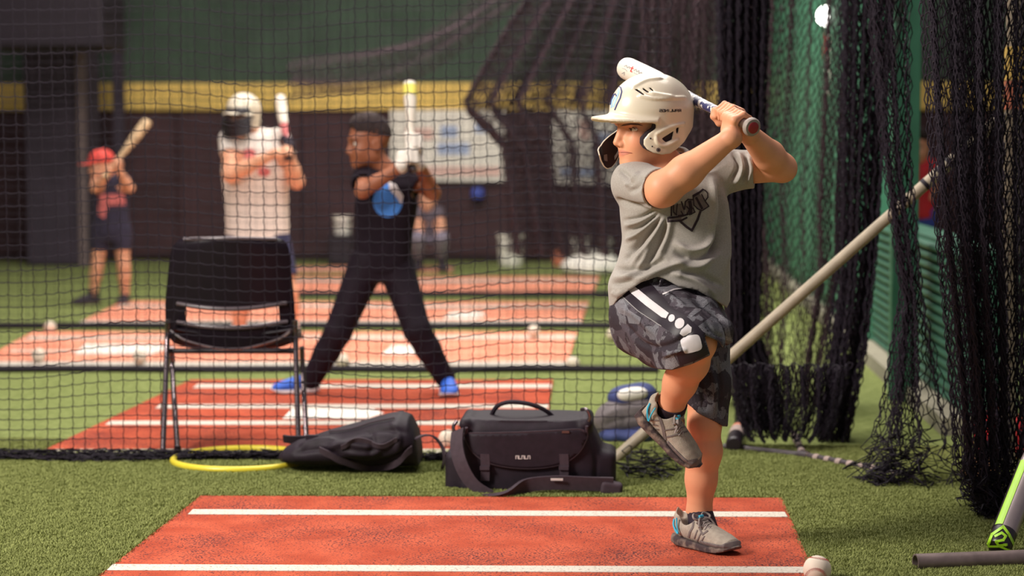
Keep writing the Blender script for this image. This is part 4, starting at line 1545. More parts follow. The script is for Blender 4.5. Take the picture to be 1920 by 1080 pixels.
    pr += S_([(250, 685), (380, 668), (460, 655), (540, 630)], 3.4) + S_([(255, 735), (440, 722), (520, 680)], 3.4) + S_([(250, 685), (255, 735)], 2.0)
    pr += S_([(430, 735), (520, 815), (595, 865), (635, 790), (680, 700), (715, 595)], 4.4)
    M['print_mid'] = pm('grey_brown_print', lin(112, 100, 98), 0.85, var=0.1, scale=150, spec=0.2)
    fill = [[cx(p) for p in q_] for q_ in ([(612, 372), (700, 330), (790, 440), (830, 515), (740, 575), (640, 525)], [(498, 455), (545, 418), (600, 425), (625, 520), (640, 600), (560, 640), (510, 620)], [(310, 500), (470, 470), (500, 620), (440, 650), (330, 650)], [(250, 690), (450, 660), (440, 715), (255, 735)])]
    print_on(tb, fill, .0008, 4.0).build('print_shade', M['print_mid'], tee)
    print_on(tb, pr, .0016, 3.0).build('chest_print', M['ink'], tee)
    # ---- shorts
    v = Vox((B(1130, 600)[0], 5.22, z(812)), (B(1395, 600)[0], 5.80, z(500)), 0.0036)
    rows = [(z(640), xw(1256, 640), 5.62, .135, .105), (z(600), xw(1257, 600), 5.615, .142, .115), (z(560), xw(1258, 560), 5.61, .142, .112), (z(512), xw(1258, 512), 5.60, .138, .104)]
    v.loft(rows, .03)
    kR = B(1298, 640, -.26)
    v.chain([B(1208, 590, -.02), B(1248, 610, -.13), kR], [.100, .095, .082], .035)
    v.chain([B(1198, 622, -.0), B(1240, 640, -.12), B(1285, 665, -.20)], [.070, .068, .062], .03)
    v.chain([kR, B(1291, 664, -.235), B(1283, 690, -.225)], [.080, .077, .074], .03)
    v.chain([B(1320, 590, -.12), B(1352, 618, -.16), B(1366, 640, -.15)], [.05, .028, .012], .03)
    v.chain([B(1316, 620, .04), B(1321, 720, .025), B(1319, 810, .01)], [.080, .072, .068], .03)
    hx = [1100, 1225, 1240, 1262, 1300, 1338, 1352, 1372, 1420]
    hy = [690, 690, 693, 694, 682, 663, 655, 642, 640]
    def cutR(X, Y, Z):         # hem of the raised leg (near half), hem of the standing leg (far half)
        px = 960 + (X / Y * F + 210)
        zr = H + (262 - np.interp(px, hx, hy)) / F * Y
        zl = H + (262 - np.interp(px, [1200, 1275, 1290, 1310, 1340, 1357, 1420], [742, 748, 757, 776, 790, 800, 802])) / F * Y
        near = np.clip((5.545 - Y) / .01, 0, 1)
        zc = zl + (zr - zl) * near
        return zc - Z
    v.fn(cutR, .002, 'i')
    # slit where the knee shows
    slit = np.array([(1321, 627), (1334, 668), (1356, 652), (1349, 640)], float)
    def slit_f(X, Y, Z):
        px = 1170 + X / Y * F
        py = 262 - (Z - H) / Y * F
        px, py = np.broadcast_arrays(px, py)
        d = np.full(px.shape, -1e9)
        c_ = slit.mean(0)
        for i in range(4):
            a, b = slit[i], slit[(i + 1) % 4]
            n = np.array([b[1] - a[1], a[0] - b[0]])
            n = n / np.linalg.norm(n)
            if np.dot(c_ - a, n) > 0: n = -n
            d = np.maximum(d, (px - a[0]) * n[0] + (py - a[1]) * n[1])
        return np.maximum(d * .0015, Y - 5.46)
    v.fn(slit_f, .002, 's', B(1300, 690, -.38), B(1375, 610, -.1))
    # hollow legs
    ax = unit(anR - knR)
    v.cone(knR + ax * .02, knR + ax * .12, .069, .068, .003, 's')
    v.cone(B(1320, 755, .01), B(1319, 825, .01), .058, .060, .003, 's')
    V, Q = v.mesh()
    V = relax(V, Q, 1)
    r = .0085
    V = folds(V, Q, [([(1240, 545), (1262, 560), (1290, 580)], 4, r), ([(1165, 600), (1200, 640), (1232, 655)], 5, -r), ([(1160, 575), (1190, 590), (1230, 630)], 6, r), ([(1215, 655), (1260, 645), (1300, 620)], 5, -r),
                     ([(1240, 670), (1265, 660), (1290, 655)], 4, r), ([(1300, 560), (1330, 590), (1352, 600)], 5, -r), ([(1275, 548), (1310, 560), (1345, 575)], 4, r), ([(1330, 680), (1340, 730), (1338, 780)], 5, r), ([(1345, 680), (1352, 730), (1350, 790)], 4, -r),
                     ([(1320, 600), (1340, 625), (1360, 635)], 4, -r), ([(1300, 700), (1318, 740), (1322, 775)], 5, -r)])
    sh = link('shorts', mesh_np('shorts', V, Q), M['camo'], root)
    sb = bvh_of(V, Q)
    c2 = lambda p: (1100 + p[0] / 2.7, 300 + p[1] / 2.7)
    L_ = lambda pts: [c2(p) for p in pts]
    print_on(sb, [L_([(183, 688), (212, 652), (290, 606), (338, 640), (420, 740), (515, 800), (600, 880), (642, 968), (560, 1012), (474, 1042), (456, 985), (470, 905), (380, 842), (275, 775)])], .0012, 5).build('side_panel', M['panel_black'], sh)
    print_on(sb, [L_([(212, 655), (240, 638), (330, 712), (418, 778), (404, 804), (382, 798), (300, 738), (226, 676)]), [c2(p) for p in blob(432, 803, 16, 19, 20)], [c2(p) for p in blob(472, 829, 23, 27, 25)],
                  L_([(472, 880), (480, 862), (512, 832), (532, 850), (530, 872), (490, 892)]), [c2(p) for p in blob(530, 931, 50, 42, -14, 20, 4)]], .0024, 4).build('stripe', M['print_white'], sh)
    print_on(sb, stroke([c2(p) for p in [(388, 680), (440, 658), (500, 648), (545, 642)]], 2.4), .002, 4).build('pocket_piping', M['print_white'], sh)
    print_on(sb, stroke([c2(p) for p in [(180, 690), (260, 765), (380, 842)]], 1.3), .002, 4).build('seam', M['print_grey'], sh)
    M['mesh_grey'] = camo((112, 110, 116), (134, 132, 138), (120, 116, 122), 'pale_grey_mesh')
    for pol in ([(1309, 612), (1330, 596), (1347, 588), (1364, 600), (1372, 640), (1352, 636), (1334, 630), (1318, 622)],
                L_([(512, 788), (560, 742), (606, 706), (616, 724), (572, 766), (530, 796)]), L_([(385, 655), (430, 632), (480, 636), (440, 664), (400, 690)]),
                L_([(142, 735), (182, 692), (214, 760), (276, 800), (268, 832), (215, 826), (205, 790), (165, 775)]), L_([(400, 1010), (440, 985), (470, 1040), (430, 1060), (396, 1056)])):
        print_on(sb, [pol], .0008, 5).build('mesh_patch', M['mesh_grey'], sh)
    # drawstring knot
    kp = cast(sb, 1240, 532, .008)
    if kp is not None:
        MB().tube(kp + bez([(-.012, 0, .012), (.004, -.006, .004), (-.004, -.008, -.012), (.008, -.006, -.030)], 12), .004, 8).tube(kp + bez([(.014, 0, .010), (-.002, -.010, .0), (.010, -.004, -.02)], 10), .004, 8).build('drawstring', M['panel_black'], sh)
    # ---- socks and shoes
    sock(root, anL + np.array([0, 0, .003]), B(1322, 1005, .0), .0385, .044, 'black_cloth')
    ax = unit(anR - knR)
    sock(root, anR - ax * .016, anR + ax * .055 + np.array([.006, 0, 0]), .0440, .0425, 'black_cloth')
    hb_, tt = G(1270, 1019, .0128), G(1390, 1043, .0128)
    xa = unit(tt - hb_)
    ya = np.cross([0, 0, 1], xa)
    k5 = lambda pts: [(1250 + a / 9, 940 + b / 9) for a, b in pts]
    shoe(root, hb_, np.array([xa, ya, [0, 0, 1]]), lines=[
        ('quarter_strap', stroke(k5([(455, 350), (448, 395), (440, 440), (395, 520), (375, 595)]), 3.4)), ('lace_panel', stroke(k5([(590, 360), (560, 470), (610, 560), (690, 500)]), 3)),
        ('rib', stroke(k5([(520, 490), (470, 620)]), 2) + stroke(k5([(580, 540), (515, 670)]), 2) + stroke(k5([(640, 590), (560, 715)]), 2)),
        ('mudguard', stroke(k5([(610, 750), (700, 805), (850, 850), (1000, 850)]), 4.5)), ('toe_cap', [k5([(1000, 900), (1040, 815), (1150, 780), (1235, 800), (1240, 880), (1100, 930)])])])
    xa = unit(np.array([.745, -.12, -.667]))
    up = unit(np.array([.667, 0, .745]))
    up = unit(up * math.cos(math.radians(28)) + np.array([0, -1.0, 0]) * math.sin(math.radians(28)))
    up = unit(up - xa * np.dot(up, xa))
    k4 = lambda pts: [(1100 + a / 4.8, 690 + b / 4.8) for a, b in pts]
    shoe(root, B(1193, 779, -.10), np.array([xa, np.cross(up, xa), up]), lines=[
        ('quarter_strap', stroke(k4([(650, 430), (685, 530), (708, 640), (700, 672), (650, 690)]), 5)), ('collar_seam', stroke(k4([(535, 468), (640, 470)]), 2.5)), ('heel_seam', stroke(k4([(555, 370), (530, 465)]), 3)),
        ('rib', sum([stroke(k4([(545 + 12 * i, 500 + 34 * i), (640 + 9 * i, 514 + 37 * i)]), 1.6) for i in range(5)], [])),
        ('eyelet_panel', stroke(k4([(725, 620), (810, 600), (900, 572)]), 3) + stroke(k4([(700, 560), (790, 545), (880, 530)]), 2)),
        ('mudguard', stroke(k4([(645, 700), (685, 765), (765, 822), (860, 850), (990, 828)]), 5))])
    # ---- bat, held by the child
    M['bat_white'] = pm('white_bat_paint', lin(226, 214, 200), 0.35, var=0.04, scale=10)
    M['bat_grip'] = pm('white_grip_tape', lin(222, 212, 206), 0.7, var=0.06, scale=60)
    M['bat_navy'] = pm('navy_bat_paint', lin(52, 54, 96), 0.35, col2=lin(222, 216, 214), scale=55, lo=0.50, hi=0.53)
    M['bat_red'] = pm('red_bat_paint', lin(206, 58, 58), 0.45)
    M['knob_grey'] = pm('grey_knob', lin(150, 136, 128), 0.55, var=0.05)
    M['knob_red'] = pm('dark_red_inlay', lin(150, 30, 40), 0.5, var=0.1)
    bt = bat('baseball_bat', K, T, .7, [
        ('barrel', 'bat_white', [(.330, .0165), (.40, .0215), (.46, .0280), (.52, .0325), (.60, .0335), (.695, .0335), (.708, .031), (.714, .022), (.716, .001)]),
        ('knob', 'knob_grey', [(-.010, .017), (-.009, .0225), (-.004, .0255), (.004, .0255), (.010, .022), (.016, .0155), (.022, .0135)]),
        ('knob_inlay', 'knob_red', [(-.0125, .0005), (-.0122, .0135), (-.0110, .0160), (-.006, .0160)]),
        ('grip', 'bat_grip', [(.018, .0135), (.172, .0128)]),
        ('red_band', 'bat_red', [(.172, .0136), (.182, .0136)]),
        ('handle', 'bat_navy', [(.182, .0130), (.25, .0138), (.332, .0168)]),
    ], 'white baseball bat with navy handle and red knob in the batter\'s hands')
    # script on the barrel, part of it red
    bvb = None
    pts, fcs = [], []
    for o_ in [bt]:
        n0 = len(pts)
        pts += [tuple(np.array(v_.co) + base_of(o_)) for v_ in o_.data.vertices]
        fcs += [tuple(i + n0 for i in p_.vertices) for p_ in o_.data.polygons]
    bvb = BVHTree.FromPolygons(pts, fcs)
    ang = math.atan2(T[2] - K[2], 1)
    d = np.array([0.88, 0.42])
    nrm = np.array([-0.42, 0.88])
    base = np.array([1172.0, 122.0])
    W_ = lambda pts_: [tuple(base + d * a + nrm * b_) for a, b_ in pts_]
    gs = stroke(W_([(0, 3), (3, -1), (6, 3), (9, -1), (11, 3)]), 1.2) + stroke(W_([(-2, 8), (4, 7), (9, 9)]), 1.0) + stroke(W_([(20, 2), (23, -2), (26, 2), (29, -2), (31, 3), (35, -1), (37, 3)]), 1.3) + stroke(W_([(22, 6), (30, 6), (38, 5)]), 1.0) + stroke(W_([(2, 17), (5, 13), (7, 18)]), 1.2)
    for g_ in (gs[:4], gs[4:6], gs[6:12], gs[12:14], gs[14:]):
        print_on(bvb, g_, .0008, 3).build('script', M['print_grey'], bt)
    print_on(bvb, stroke(W_([(15, -4), (15, 6), (18, 6)]), 1.8) + stroke(W_([(12, 0), (18, -.5)]), 1.6), .001, 3).build('red_letter', M['bat_red'], bt)
    return root


batter()

# ------------------------------------------------------------------ things standing and lying about
M['chair_shell'] = pm('black_gloss_plastic', lin(27, 18, 28), 0.34, var=0.1, spec=0.25, scale=30, bump=0.02, bscale=400)
M['chair_highlight'] = pm('edge_highlight', lin(92, 80, 86), 0.28, var=0.1, spec=0.6)  # grey on black plastic: highlights along rim and slot painted into the colour
M['chrome'] = pm('dark_chrome', lin(120, 108, 112), 0.25, var=0.1, metal=0.9)
M['hoop'] = pm('yellow_hoop', lin(226, 208, 62), 0.35, var=0.08, scale=12)
M['nylon'] = pm('black_nylon', lin(36, 26, 36), 0.62, var=0.2, scale=40, bump=0.12, bscale=500, spec=0.28)
M['nylon2'] = pm('charcoal_nylon', lin(66, 54, 62), 0.7, var=0.12, scale=60, bump=0.15, bscale=600, spec=0.25)
M['label'] = pm('pale_label', lin(206, 198, 196), 0.6, var=0.05)
M['pole'] = pm('pale_pole_paint', lin(164, 150, 130), 0.5, var=0.14, scale=18, bump=0.1, bscale=60)
M['pipe'] = pm('dull_grey_pipe', lin(118, 102, 100), 0.45, var=0.2, scale=25, metal=0.25, bump=0.1, bscale=80)
M['pipe_dark'] = pm('dark_pipe', lin(54, 42, 48), 0.5, var=0.2, scale=25)
M['tape'] = pm('worn_white_tape', lin(160, 140, 134), 0.8, var=0.15, scale=40)
M['leather'] = pm('white_ball_leather', lin(226, 210, 192), 0.6, var=0.05, scale=20)
M['stitch'] = pm('red_stitch', lin(176, 52, 46), 0.7)
M['navy_cloth'] = pm('navy_cloth', lin(52, 62, 112), 0.8, var=0.15, scale=16)
M['grey_cloth'] = pm('grey_cloth', lin(104, 96, 98), 0.85, var=0.15, scale=14)
M['red_cloth'] = pm('red_cloth', lin(206, 40, 48), 0.7, var=0.12, scale=10)
M['tan'] = pm('tan_leather', lin(190, 140, 104), 0.7, var=0.15, scale=20)
M['neon'] = pm('neon_green_paint', lin(158, 210, 40), 0.4, var=0.05)
M['silver'] = pm('satin_silver', lin(160, 146, 146), 0.3, var=0.06, metal=0.5)
M['bat_black'] = pm('black_bat_paint', lin(36, 26, 34), 0.35, var=0.1)
M['orange'] = pm('faded_orange', lin(204, 120, 92), 0.7, var=0.1)
M['blue_plastic'] = pm('blue_plastic', lin(56, 76, 170), 0.5, var=0.1)


def chair():
    Y = 7.34
    root = empty('stacking_chair', G(435, 852) * [1, 1, 0], 'black plastic stacking chair seen from behind, behind the net', 'chair')
    rows = [(447, 350, 516), (450, 337, 529), (456, 329, 537), (466, 323, 541), (485, 319, 544), (520, 315, 547), (550, 312, 550), (568, 311, 552), (576, 311, 552), (590, 311, 553), (603, 311, 554), (612, 312, 555), (628, 315, 555), (642, 326, 548), (650, 350, 524), (655, 385, 490)]
    nu = 34
    A = np.zeros((nu, len(rows), 3))
    for j, (py, l, r) in enumerate(rows):
        for i in range(nu):
            u = i / (nu - 1)
            e = 2 * u - 1
            yb = Y - 0.055 * (1 - e * e) + 0.0009 * (447 - py) * -0.35
            A[i, j] = P(l + (r - l) * u, py + (9 * max(0, 1 - (e / .8) ** 2) if 560 < py < 615 else 0), yb)
            A[i, j, 2] -= 0.004 * (1 - e * e)
    def slot(i, j):
        u = i / (nu - 1)
        return 7 <= j <= 9 and 0.145 < u < 0.87
    sh = MB().grid(A[:, ::-1], 0.007, skip=lambda i, j: slot(i, len(rows) - 2 - j)).build('backrest', M['chair_shell'], root, angle=60)
    pth = [A[i, 7] * [1, 1, 1] + [0, -.007, 0] for i in range(0, nu)]
    MB().tube(np.array(pth)[3:32], 0.0085, 10).build('slot_lip', M['chair_highlight'], sh)
    pth = [A[i, 10] + np.array([0, -.007, 0]) for i in range(0, nu)]
    MB().tube(np.array(pth)[3:32], 0.009, 10).build('slot_lip', M['chair_highlight'], sh)
    MB().tube(bez([P(345, 448.5, Y - .02), P(430, 447, Y - .055), P(520, 448.5, Y - .02)], 12), 0.0075, 10).build('top_rim', M['chair_highlight'], sh)
    lipc = bez([P(322, 622, Y - .030), P(350, 640, Y - .045), P(400, 653, Y - .058), P(435, 656, Y - .060), P(470, 653, Y - .058), P(522, 638, Y - .045), P(548, 620, Y - .030)], 30)
    L2 = np.stack([lipc, lipc + [0, -.012, .006], lipc + [0, -.026, .008]], 1)
    MB().grid(L2, .005).build('reflection_lip', M['chair_highlight'], sh)  # added strip, tilted up and grey, standing in for the seat's glossy reflection
    # seat beyond the back
    S = np.zeros((16, 12, 3))
    for i in range(16):
        for j in range(12):
            u, t = i / 15 * 2 - 1, j / 11
            wd = 0.225 - 0.02 * t
            c = G(434, 640, .44)
            S[i, j] = [P(434, 640, Y)[0] + u * wd, Y + 0.01 + 0.38 * t, 0.425 - 0.022 * (1 - u * u) * (1 - t * .5) + 0.03 * max(0, .15 - t) / .15 - .04 * max(0, t - .85) / .15]
    MB().grid(S, 0.007).build('seat', M['chair_shell'], root, angle=60)
    fr = MB().tube([P(311, 658, Y), P(556, 658, Y)], 0.010, 10).build('crossbar', M['bat_black'], root)
    for a, b in (((315, 600, Y - .02), (305, 859, None)), ((321, 652, Y + .20), (333, 847, None)), ((553, 600, Y - .02), (560, 843, None)), ((566, 650, Y + .22), (575, 826, None))):
        q = G(b[0], b[1], .006 if b[1] > 850 else .0205)
        lg = MB().tube(bez([P(*a), P(a[0] + (b[0] - a[0]) * .2, a[1] + 50, a[2]), q], 10), 0.0105, 10).build('leg', M['chrome'], root)
        MB().tube([q + [0, 0, .022], q - [0, 0, .005]], [0.0125, 0.014], 10).build('foot_cap', M['chair_shell'], lg)


chair()

# yellow hoop half under the net
hc_ = G(453, 870)
hoop = MB().ring((hc_[0], hc_[1], .019), .242, .0125, 64, 10).build('hoop', M['hoop'], loc=(hc_[0], hc_[1], 0))
tag(hoop, 'yellow plastic hoop lying flat on the turf under the net', 'hoop')


def profile_bag(cols, Yc, lo_y, hi_y, depth, h=.005, e=2.4, extra=None):
    """soft bag from its side outline: cols = (px, top py, bottom py, half depth)"""
    Cn = np.array(cols, float)
    X = np.array([P(c[0], 800, Yc)[0] for c in cols])
    zt_ = np.array([P(c[0], c[1], Yc)[2] for c in cols])
    zb_ = np.maximum([P(c[0], c[2], Yc - c[3])[2] for c in cols], .002)
    hd = Cn[:, 3]
    v = Vox((X[0] - .03, Yc - depth - .03, -.01), (X[-1] + .03, Yc + depth + .03, zt_.max() + .04), h)
    def f(x, y, z):
        t, b, d_ = np.interp(x, X, zt_), np.interp(x, X, zb_), np.interp(x, X, hd)
        c, hz = (t + b) / 2, np.maximum((t - b) / 2, .012)
        q = ((np.abs(y - Yc) / d_) ** e + (np.abs(z - c) / hz) ** e) ** (1 / e) - 1
        return np.maximum(q * np.minimum(hz, d_) * .8, np.maximum(X[0] - x, x - X[-1]))
    v.fn(f)
    if extra: extra(v)
    v.fn(lambda x, y, z: z - .001 + 0 * x + 0 * y, .004, 's') if False else None
    V, Q = v.mesh()
    return relax(V, Q, 2), Q


def backpack():
    cols = [(526, 848, 866, .05), (536, 838, 872, .08), (560, 824, 878, .11), (590, 816, 880, .12), (620, 806, 882, .13), (680, 790, 884, .14), (728, 776, 884, .14), (752, 772, 884, .14), (770, 778, 883, .13), (781, 800, 882, .12), (788, 832, 880, .09)]
    Yc = 6.84
    V, Q = profile_bag(cols, Yc, 0, 0, .16)
    r = .010
    V = folds(V, Q, [([(600, 830), (660, 812), (720, 806), (770, 812)], 6, -r), ([(610, 845), (640, 832), (690, 838), (740, 826)], 6, r), ([(620, 858), (680, 870), (740, 860), (775, 835)], 5, -r * 1.3), ([(640, 848), (690, 852), (720, 842)], 5, r),
                     ([(545, 850), (600, 842), (640, 858)], 6, -r), ([(690, 800), (700, 830), (690, 860)], 6, -r * .7), ([(730, 790), (748, 815), (744, 850)], 6, r * .8), ([(560, 838), (590, 828), (640, 820)], 4, r)])
    b = V.mean(0)
    root = link('backpack', mesh_np('backpack', V, Q), M['nylon'], None, (b[0], b[1], 0))
    tag(root, 'black backpack slumped on its side on the turf by the yellow hoop', 'bag')
    bv = bvh_of(V, Q)
    def on(pts, n=24, lift=.006):
        o = [cast(bv, x, y, lift) for x, y in bez(pts, n)]
        return np.array([q for q in o if q is not None])
    MB().ribbon(on([(600, 846), (640, 862), (690, 874), (740, 868), (772, 842)]), (0, -.3, 1), .026, .005).build('shoulder_strap', M['nylon2'], root)
    MB().tube(on([(618, 812), (660, 806), (700, 794), (740, 786)]), .0035, 6).build('zip', M['nylon2'], root)
    MB().ribbon(on([(640, 838), (676, 826), (712, 836), (746, 824)]), (0, -.4, 1), .018, .004).build('compression_strap', M['nylon2'], root)
    lp = bez([P(776, 824, 6.76), P(797, 816, 6.74), P(815, 820, 6.74), P(829, 838, 6.74), P(834, 858, 6.74), G(829, 879, .012)], 24)
    MB().ribbon(lp, (.35, -1, .1), .034, .006).build('shoulder_strap', M['nylon2'], root)
    MB().ribbon(bez([P(600, 826, 6.84), P(575, 824, 6.84), P(545, 824, 6.88), P(532, 822, 6.90)], 10), (0, -.5, 1), .03, .008).build('strap_end', M['nylon'], root)
    MB().box(P(586, 823, 6.80), (.022, .012, .014)).build('buckle', M['nylon'], root, smooth=False)


backpack()


def camera_bag():
    Yc = 6.60
    rows = [(930, 858, 1128), (915, 852, 1134), (880, 850, 1138), (845, 856, 1130), (815, 862, 1118), (800, 867, 1108), (790, 874, 1100), (784, 886, 1090)]
    v = Vox((P(830, 800, Yc)[0], Yc - .22, -.01), (P(1165, 800, Yc)[0], Yc + .22, P(900, 740, Yc)[2]), .0045)
    lr = []
    for py, l, r in rows:
        a, b = P(l, py, Yc - .1), P(r, py, Yc - .1)
        lr.append((max(a[2], .004), (a[0] + b[0]) / 2, Yc, (b[0] - a[0]) / 2, .135 if py > 790 else .125))
    v.loft(lr, .0, e=5)
    top = P(985, 764, Yc - .1)[2]
    for px in (872, 1100):
        q = P(px, 795, Yc - .11)
        v.cone(q, q + [0, .22, 0], .020, .020, .02)
    # side pockets
    q = P(1136, 880, Yc)
    v.box(q + [.004, 0, -.01], (.03, .10, .085), None, .025, .02)
    q = P(852, 880, Yc)
    v.box(q + [0.004, 0, -.01], (.028, .10, .085), None, .025, .02)
    V, Q = v.mesh()
    V = relax(V, Q, 3)
    V = folds(V, Q, [([(880, 785), (980, 792), (1090, 782)], 9, -.006), ([(862, 830), (870, 880), (866, 915)], 5, -.005), ([(1108, 800), (1118, 860), (1116, 915)], 5, -.006)])
    b = V.mean(0)
    root = link('shoulder_bag', mesh_np('shoulder_bag', V, Q), M['nylon'], None, (b[0], b[1], 0))
    tag(root, 'large black padded shoulder bag on the turf between backpack and batter', 'bag')
    bv = bvh_of(V, Q)
    on = lambda pts, n=30, lift=.004: np.array([q for q in (cast(bv, x, y, lift) for x, y in bez(pts, n)) if q is not None])
    U = [(874, 800), (878, 826), (892, 850), (925, 869), (985, 877), (1045, 871), (1080, 852), (1096, 826), (1100, 798)]
    Ub = [tuple(p) for p in bez(U, 40)]
    fl = print_on(bv, [[(877, 813), (985, 812), (1099, 807)] + [p for p in Ub if p[1] > 812][::-1]], .007, 7)
    o = fl.build('front_flap', M['nylon'], root)
    s_ = o.modifiers.new('thick', 'SOLIDIFY')
    s_.thickness, s_.offset = .006, -1
    MB().tube(on(U, 44, .008), .0052, 8).build('piping', M['nylon2'], root)
    MB().ribbon(on([(872, 814), (980, 812), (1096, 807)], 24, .010), (0, -.2, 1), .012, .003).build('zip', M['nylon2'], root)
    MB().box(cast(bv, 1060, 810, .014), (.012, .003, .004)).build('zip_pull', M['chrome'], root, smooth=False)
    hp = bez([P(921, 780, Yc), P(932, 762, Yc - .02), P(955, 754, Yc - .03), P(990, 757, Yc - .03), P(1020, 768, Yc - .02), P(1040, 784, Yc)], 26)
    MB().tube(hp, .0075, 8).build('handle', M['nylon'], root)
    MB().tube(bez([P(1090, 768, Yc - .10), P(1100, 768, Yc - .12), P(1106, 780, Yc - .12), P(1102, 792, Yc - .12)], 12), .006, 8).build('clip', M['chrome'], root)
    MB().tube(bez([P(856, 790, Yc - .10), P(850, 800, Yc - .12), P(852, 815, Yc - .12)], 8), .006, 8).build('clip', M['chrome'], root)
    for px in (910, 1057):
        MB().ribbon(on([(px, 850), (px + 1, 872), (px, 900)], 10, .013), (1, 0, 0), .030, .004).build('webbing', M['nylon2'], root)
        MB().box(cast(bv, px, 876, .018), (.016, .004, .006)).build('buckle', M['nylon2'], root, smooth=False)
    # shoulder strap falling to the turf
    sp = bez([P(858, 806, Yc - .14), P(856, 835, Yc - .16), P(864, 870, Yc - .18), P(884, 905, Yc - .19), P(915, 926, Yc - .20)], 26)
    MB().ribbon(sp, (1, -.25, .45), .046, .004).build('shoulder_strap', M['nylon2'], root)
    sp = bez([G(905, 932, .004), G(950, 930, .012), P(985, 911, Yc - .20), P(1040, 905, Yc - .19), P(1100, 907, Yc - .18), P(1150, 908, Yc - .17)], 30)
    wd = np.array([unit([.0, -.75 + .6 * min(1, i / 12), .15 + .85 * min(1, i / 12)]) for i in range(30)])
    sp[:, 2] = np.maximum(sp[:, 2], .008)
    MB().ribbon(sp[:, :] , wd, .046, .010).build('strap_pad', M['nylon2'], root)
    v = Vox(G(1100, 925) - [0, .12, .02], G(1185, 925) + [.02, .2, .1], .004)
    q = P(1146, 908, Yc - .16)
    v.box([q[0], q[1], .026], (.036, .026, .022), np.array([[.98, .1, -.15], [-.1, 1, 0], [.15, 0, .98]]), .012, 0)
    Vp, Qp = v.mesh()
    link('strap_pad', mesh_np('strap_pad', Vp, Qp), M['nylon2'], root)
    # woven labels
    def label(cx, cy, w_, hgt, lift):
        pol = []
        n = 5
        for k in range(n):
            x0 = cx - w_ / 2 + k * w_ / n
            pol += stroke([(x0 + .8, cy - hgt / 2), (x0 + .8, cy + hgt / 2)], 1.5) + stroke([(x0 + .8, cy + (hgt / 2 if k % 2 else -hgt / 2)), (x0 + w_ / n - .8, cy + (hgt / 2 if k % 2 else -hgt / 2))], 1.5)
            if k % 2 == 0: pol += stroke([(x0 + w_ / n - .8, cy - hgt / 2), (x0 + w_ / n - .8, cy + hgt / 2)], 1.5)
        return pol
    print_on(bv, label(981, 856, 28, 5.5, 0), .016, 4).build('lettering', M['label'], root)
    MB().box(P(1044, 899, Yc - .205) , (.020, .001, .0038)).build('strap_label', M['label'], root, smooth=False)


camera_bag()


def soft_block(name, m, c, half, rad, parent=None, loc=None, h=.006, Mx=None, fold=None):
    c = np.asarray(c, float)
    R_ = np.linalg.norm(half) + .03
    v = Vox(c - R_, c + R_, h)
    v.box(c, half, Mx, rad, 0)
    V, Q = v.mesh()
    V = relax(V, Q, 3)
    if fold: V = folds(V, Q, fold)
    return link(name, mesh_np(name, V, Q), m, parent, loc)


def grey_bag():
    Y = 7.74
    k = Y / F
    c = P(1176, 775, Y)
    def lump(name, m, parts, parent=None, fold=None):
        v = Vox(P(1095, 850, Y) - [0, .2, .02], P(1250, 700, Y) + [0, .2, .02], .005)
        for px, py, rx, rz, ry, dy in parts:
            v.ell(P(px, py, Y) + [0, dy, 0], (rx * k, ry, rz * k), None, .03)
        v.fn(lambda x, y, z: .003 - z + 0 * x + 0 * y, .004, 'i') if False else v.fn(lambda x, y, z: .003 - z + 0 * x + 0 * y, .004, 's') if False else None
        V, Q = v.mesh()
        V[:, 2] = np.maximum(V[:, 2], .003)
        V = relax(V, Q, 2)
        if fold: V = folds(V, Q, fold)
        return link(name, mesh_np(name, V, Q), m, parent, (c[0], Y, 0) if parent is None else None)
    root = lump('duffel_bag', M['grey_cloth'], [(1162, 782, 44, 34, .10, 0), (1198, 776, 38, 38, .10, 0), (1136, 792, 22, 24, .08, 0)],
                None, [([(1120, 790), (1160, 768), (1215, 762)], 6, .007), ([(1125, 800), (1170, 785), (1220, 780)], 5, -.007), ([(1160, 760), (1172, 780), (1168, 800)], 5, -.006)])
    tag(root, 'grey and navy duffel bag on the turf behind the net, by the raised shoe', 'bag')
    lump('lower_panel', M['navy_cloth'], [(1150, 812, 28, 18, .13, -.01), (1185, 812, 38, 18, .13, -.01), (1205, 810, 20, 18, .13, -.01)], root)
    lump('top_flap', M['navy_cloth'], [(1178, 748, 40, 25, .09, .03), (1206, 744, 28, 25, .08, .03)], root)
    lump('white_patch', M['white'], [(1174, 738, 17, 12, .03, -.045), (1197, 735, 18, 12, .03, -.04)], root)


grey_bag()

# long pale pole leaning on the cage post
pa, pb = G(1151, 862, .016), P(1884, 214, 6.95)
pole = MB().tube([pa + (pb - pa) * t for t in np.linspace(0, 1, 12)], .0205, 16).build('leaning_pole', M['pole'], loc=pa * [1, 1, 0])
tag(pole, 'long pale pole leaning from the turf behind the batter up to the right', 'pole')
for t in (.80, .835, .86):
    q = pa + (pb - pa) * t
    MB().tube([q, q + (pb - pa) * .008], .0225, 14).build('twine_lashing', M['twine'], pole)
cp = P(1893, 214, 6.99)
post = MB().tube([(cp[0] + .02, 7.03, z_) for z_ in np.linspace(0, 1.9, 8)], .030, 16).build('cage_post', M['pole'], loc=(cp[0] + .02, 7.03, 0))
tag(post, 'pale upright cage post with a yellow sleeve behind the nearest net', 'post')
zz = P(1890, 150, 7.03)[2], P(1890, 88, 7.03)[2]
MB().tube([(cp[0] + .02, 7.03, zz[0]), (cp[0] + .02, 7.03, zz[1])], .034, 16).build('yellow_sleeve', M['yellow'], post)
zz = P(1890, 205, 7.03)[2], P(1890, 152, 7.03)[2]
MB().tube([(cp[0] + .02, 7.03, zz[0]), (cp[0] + .02, 7.03, zz[1])], .033, 16).build('orange_sleeve', M['orange'], post)


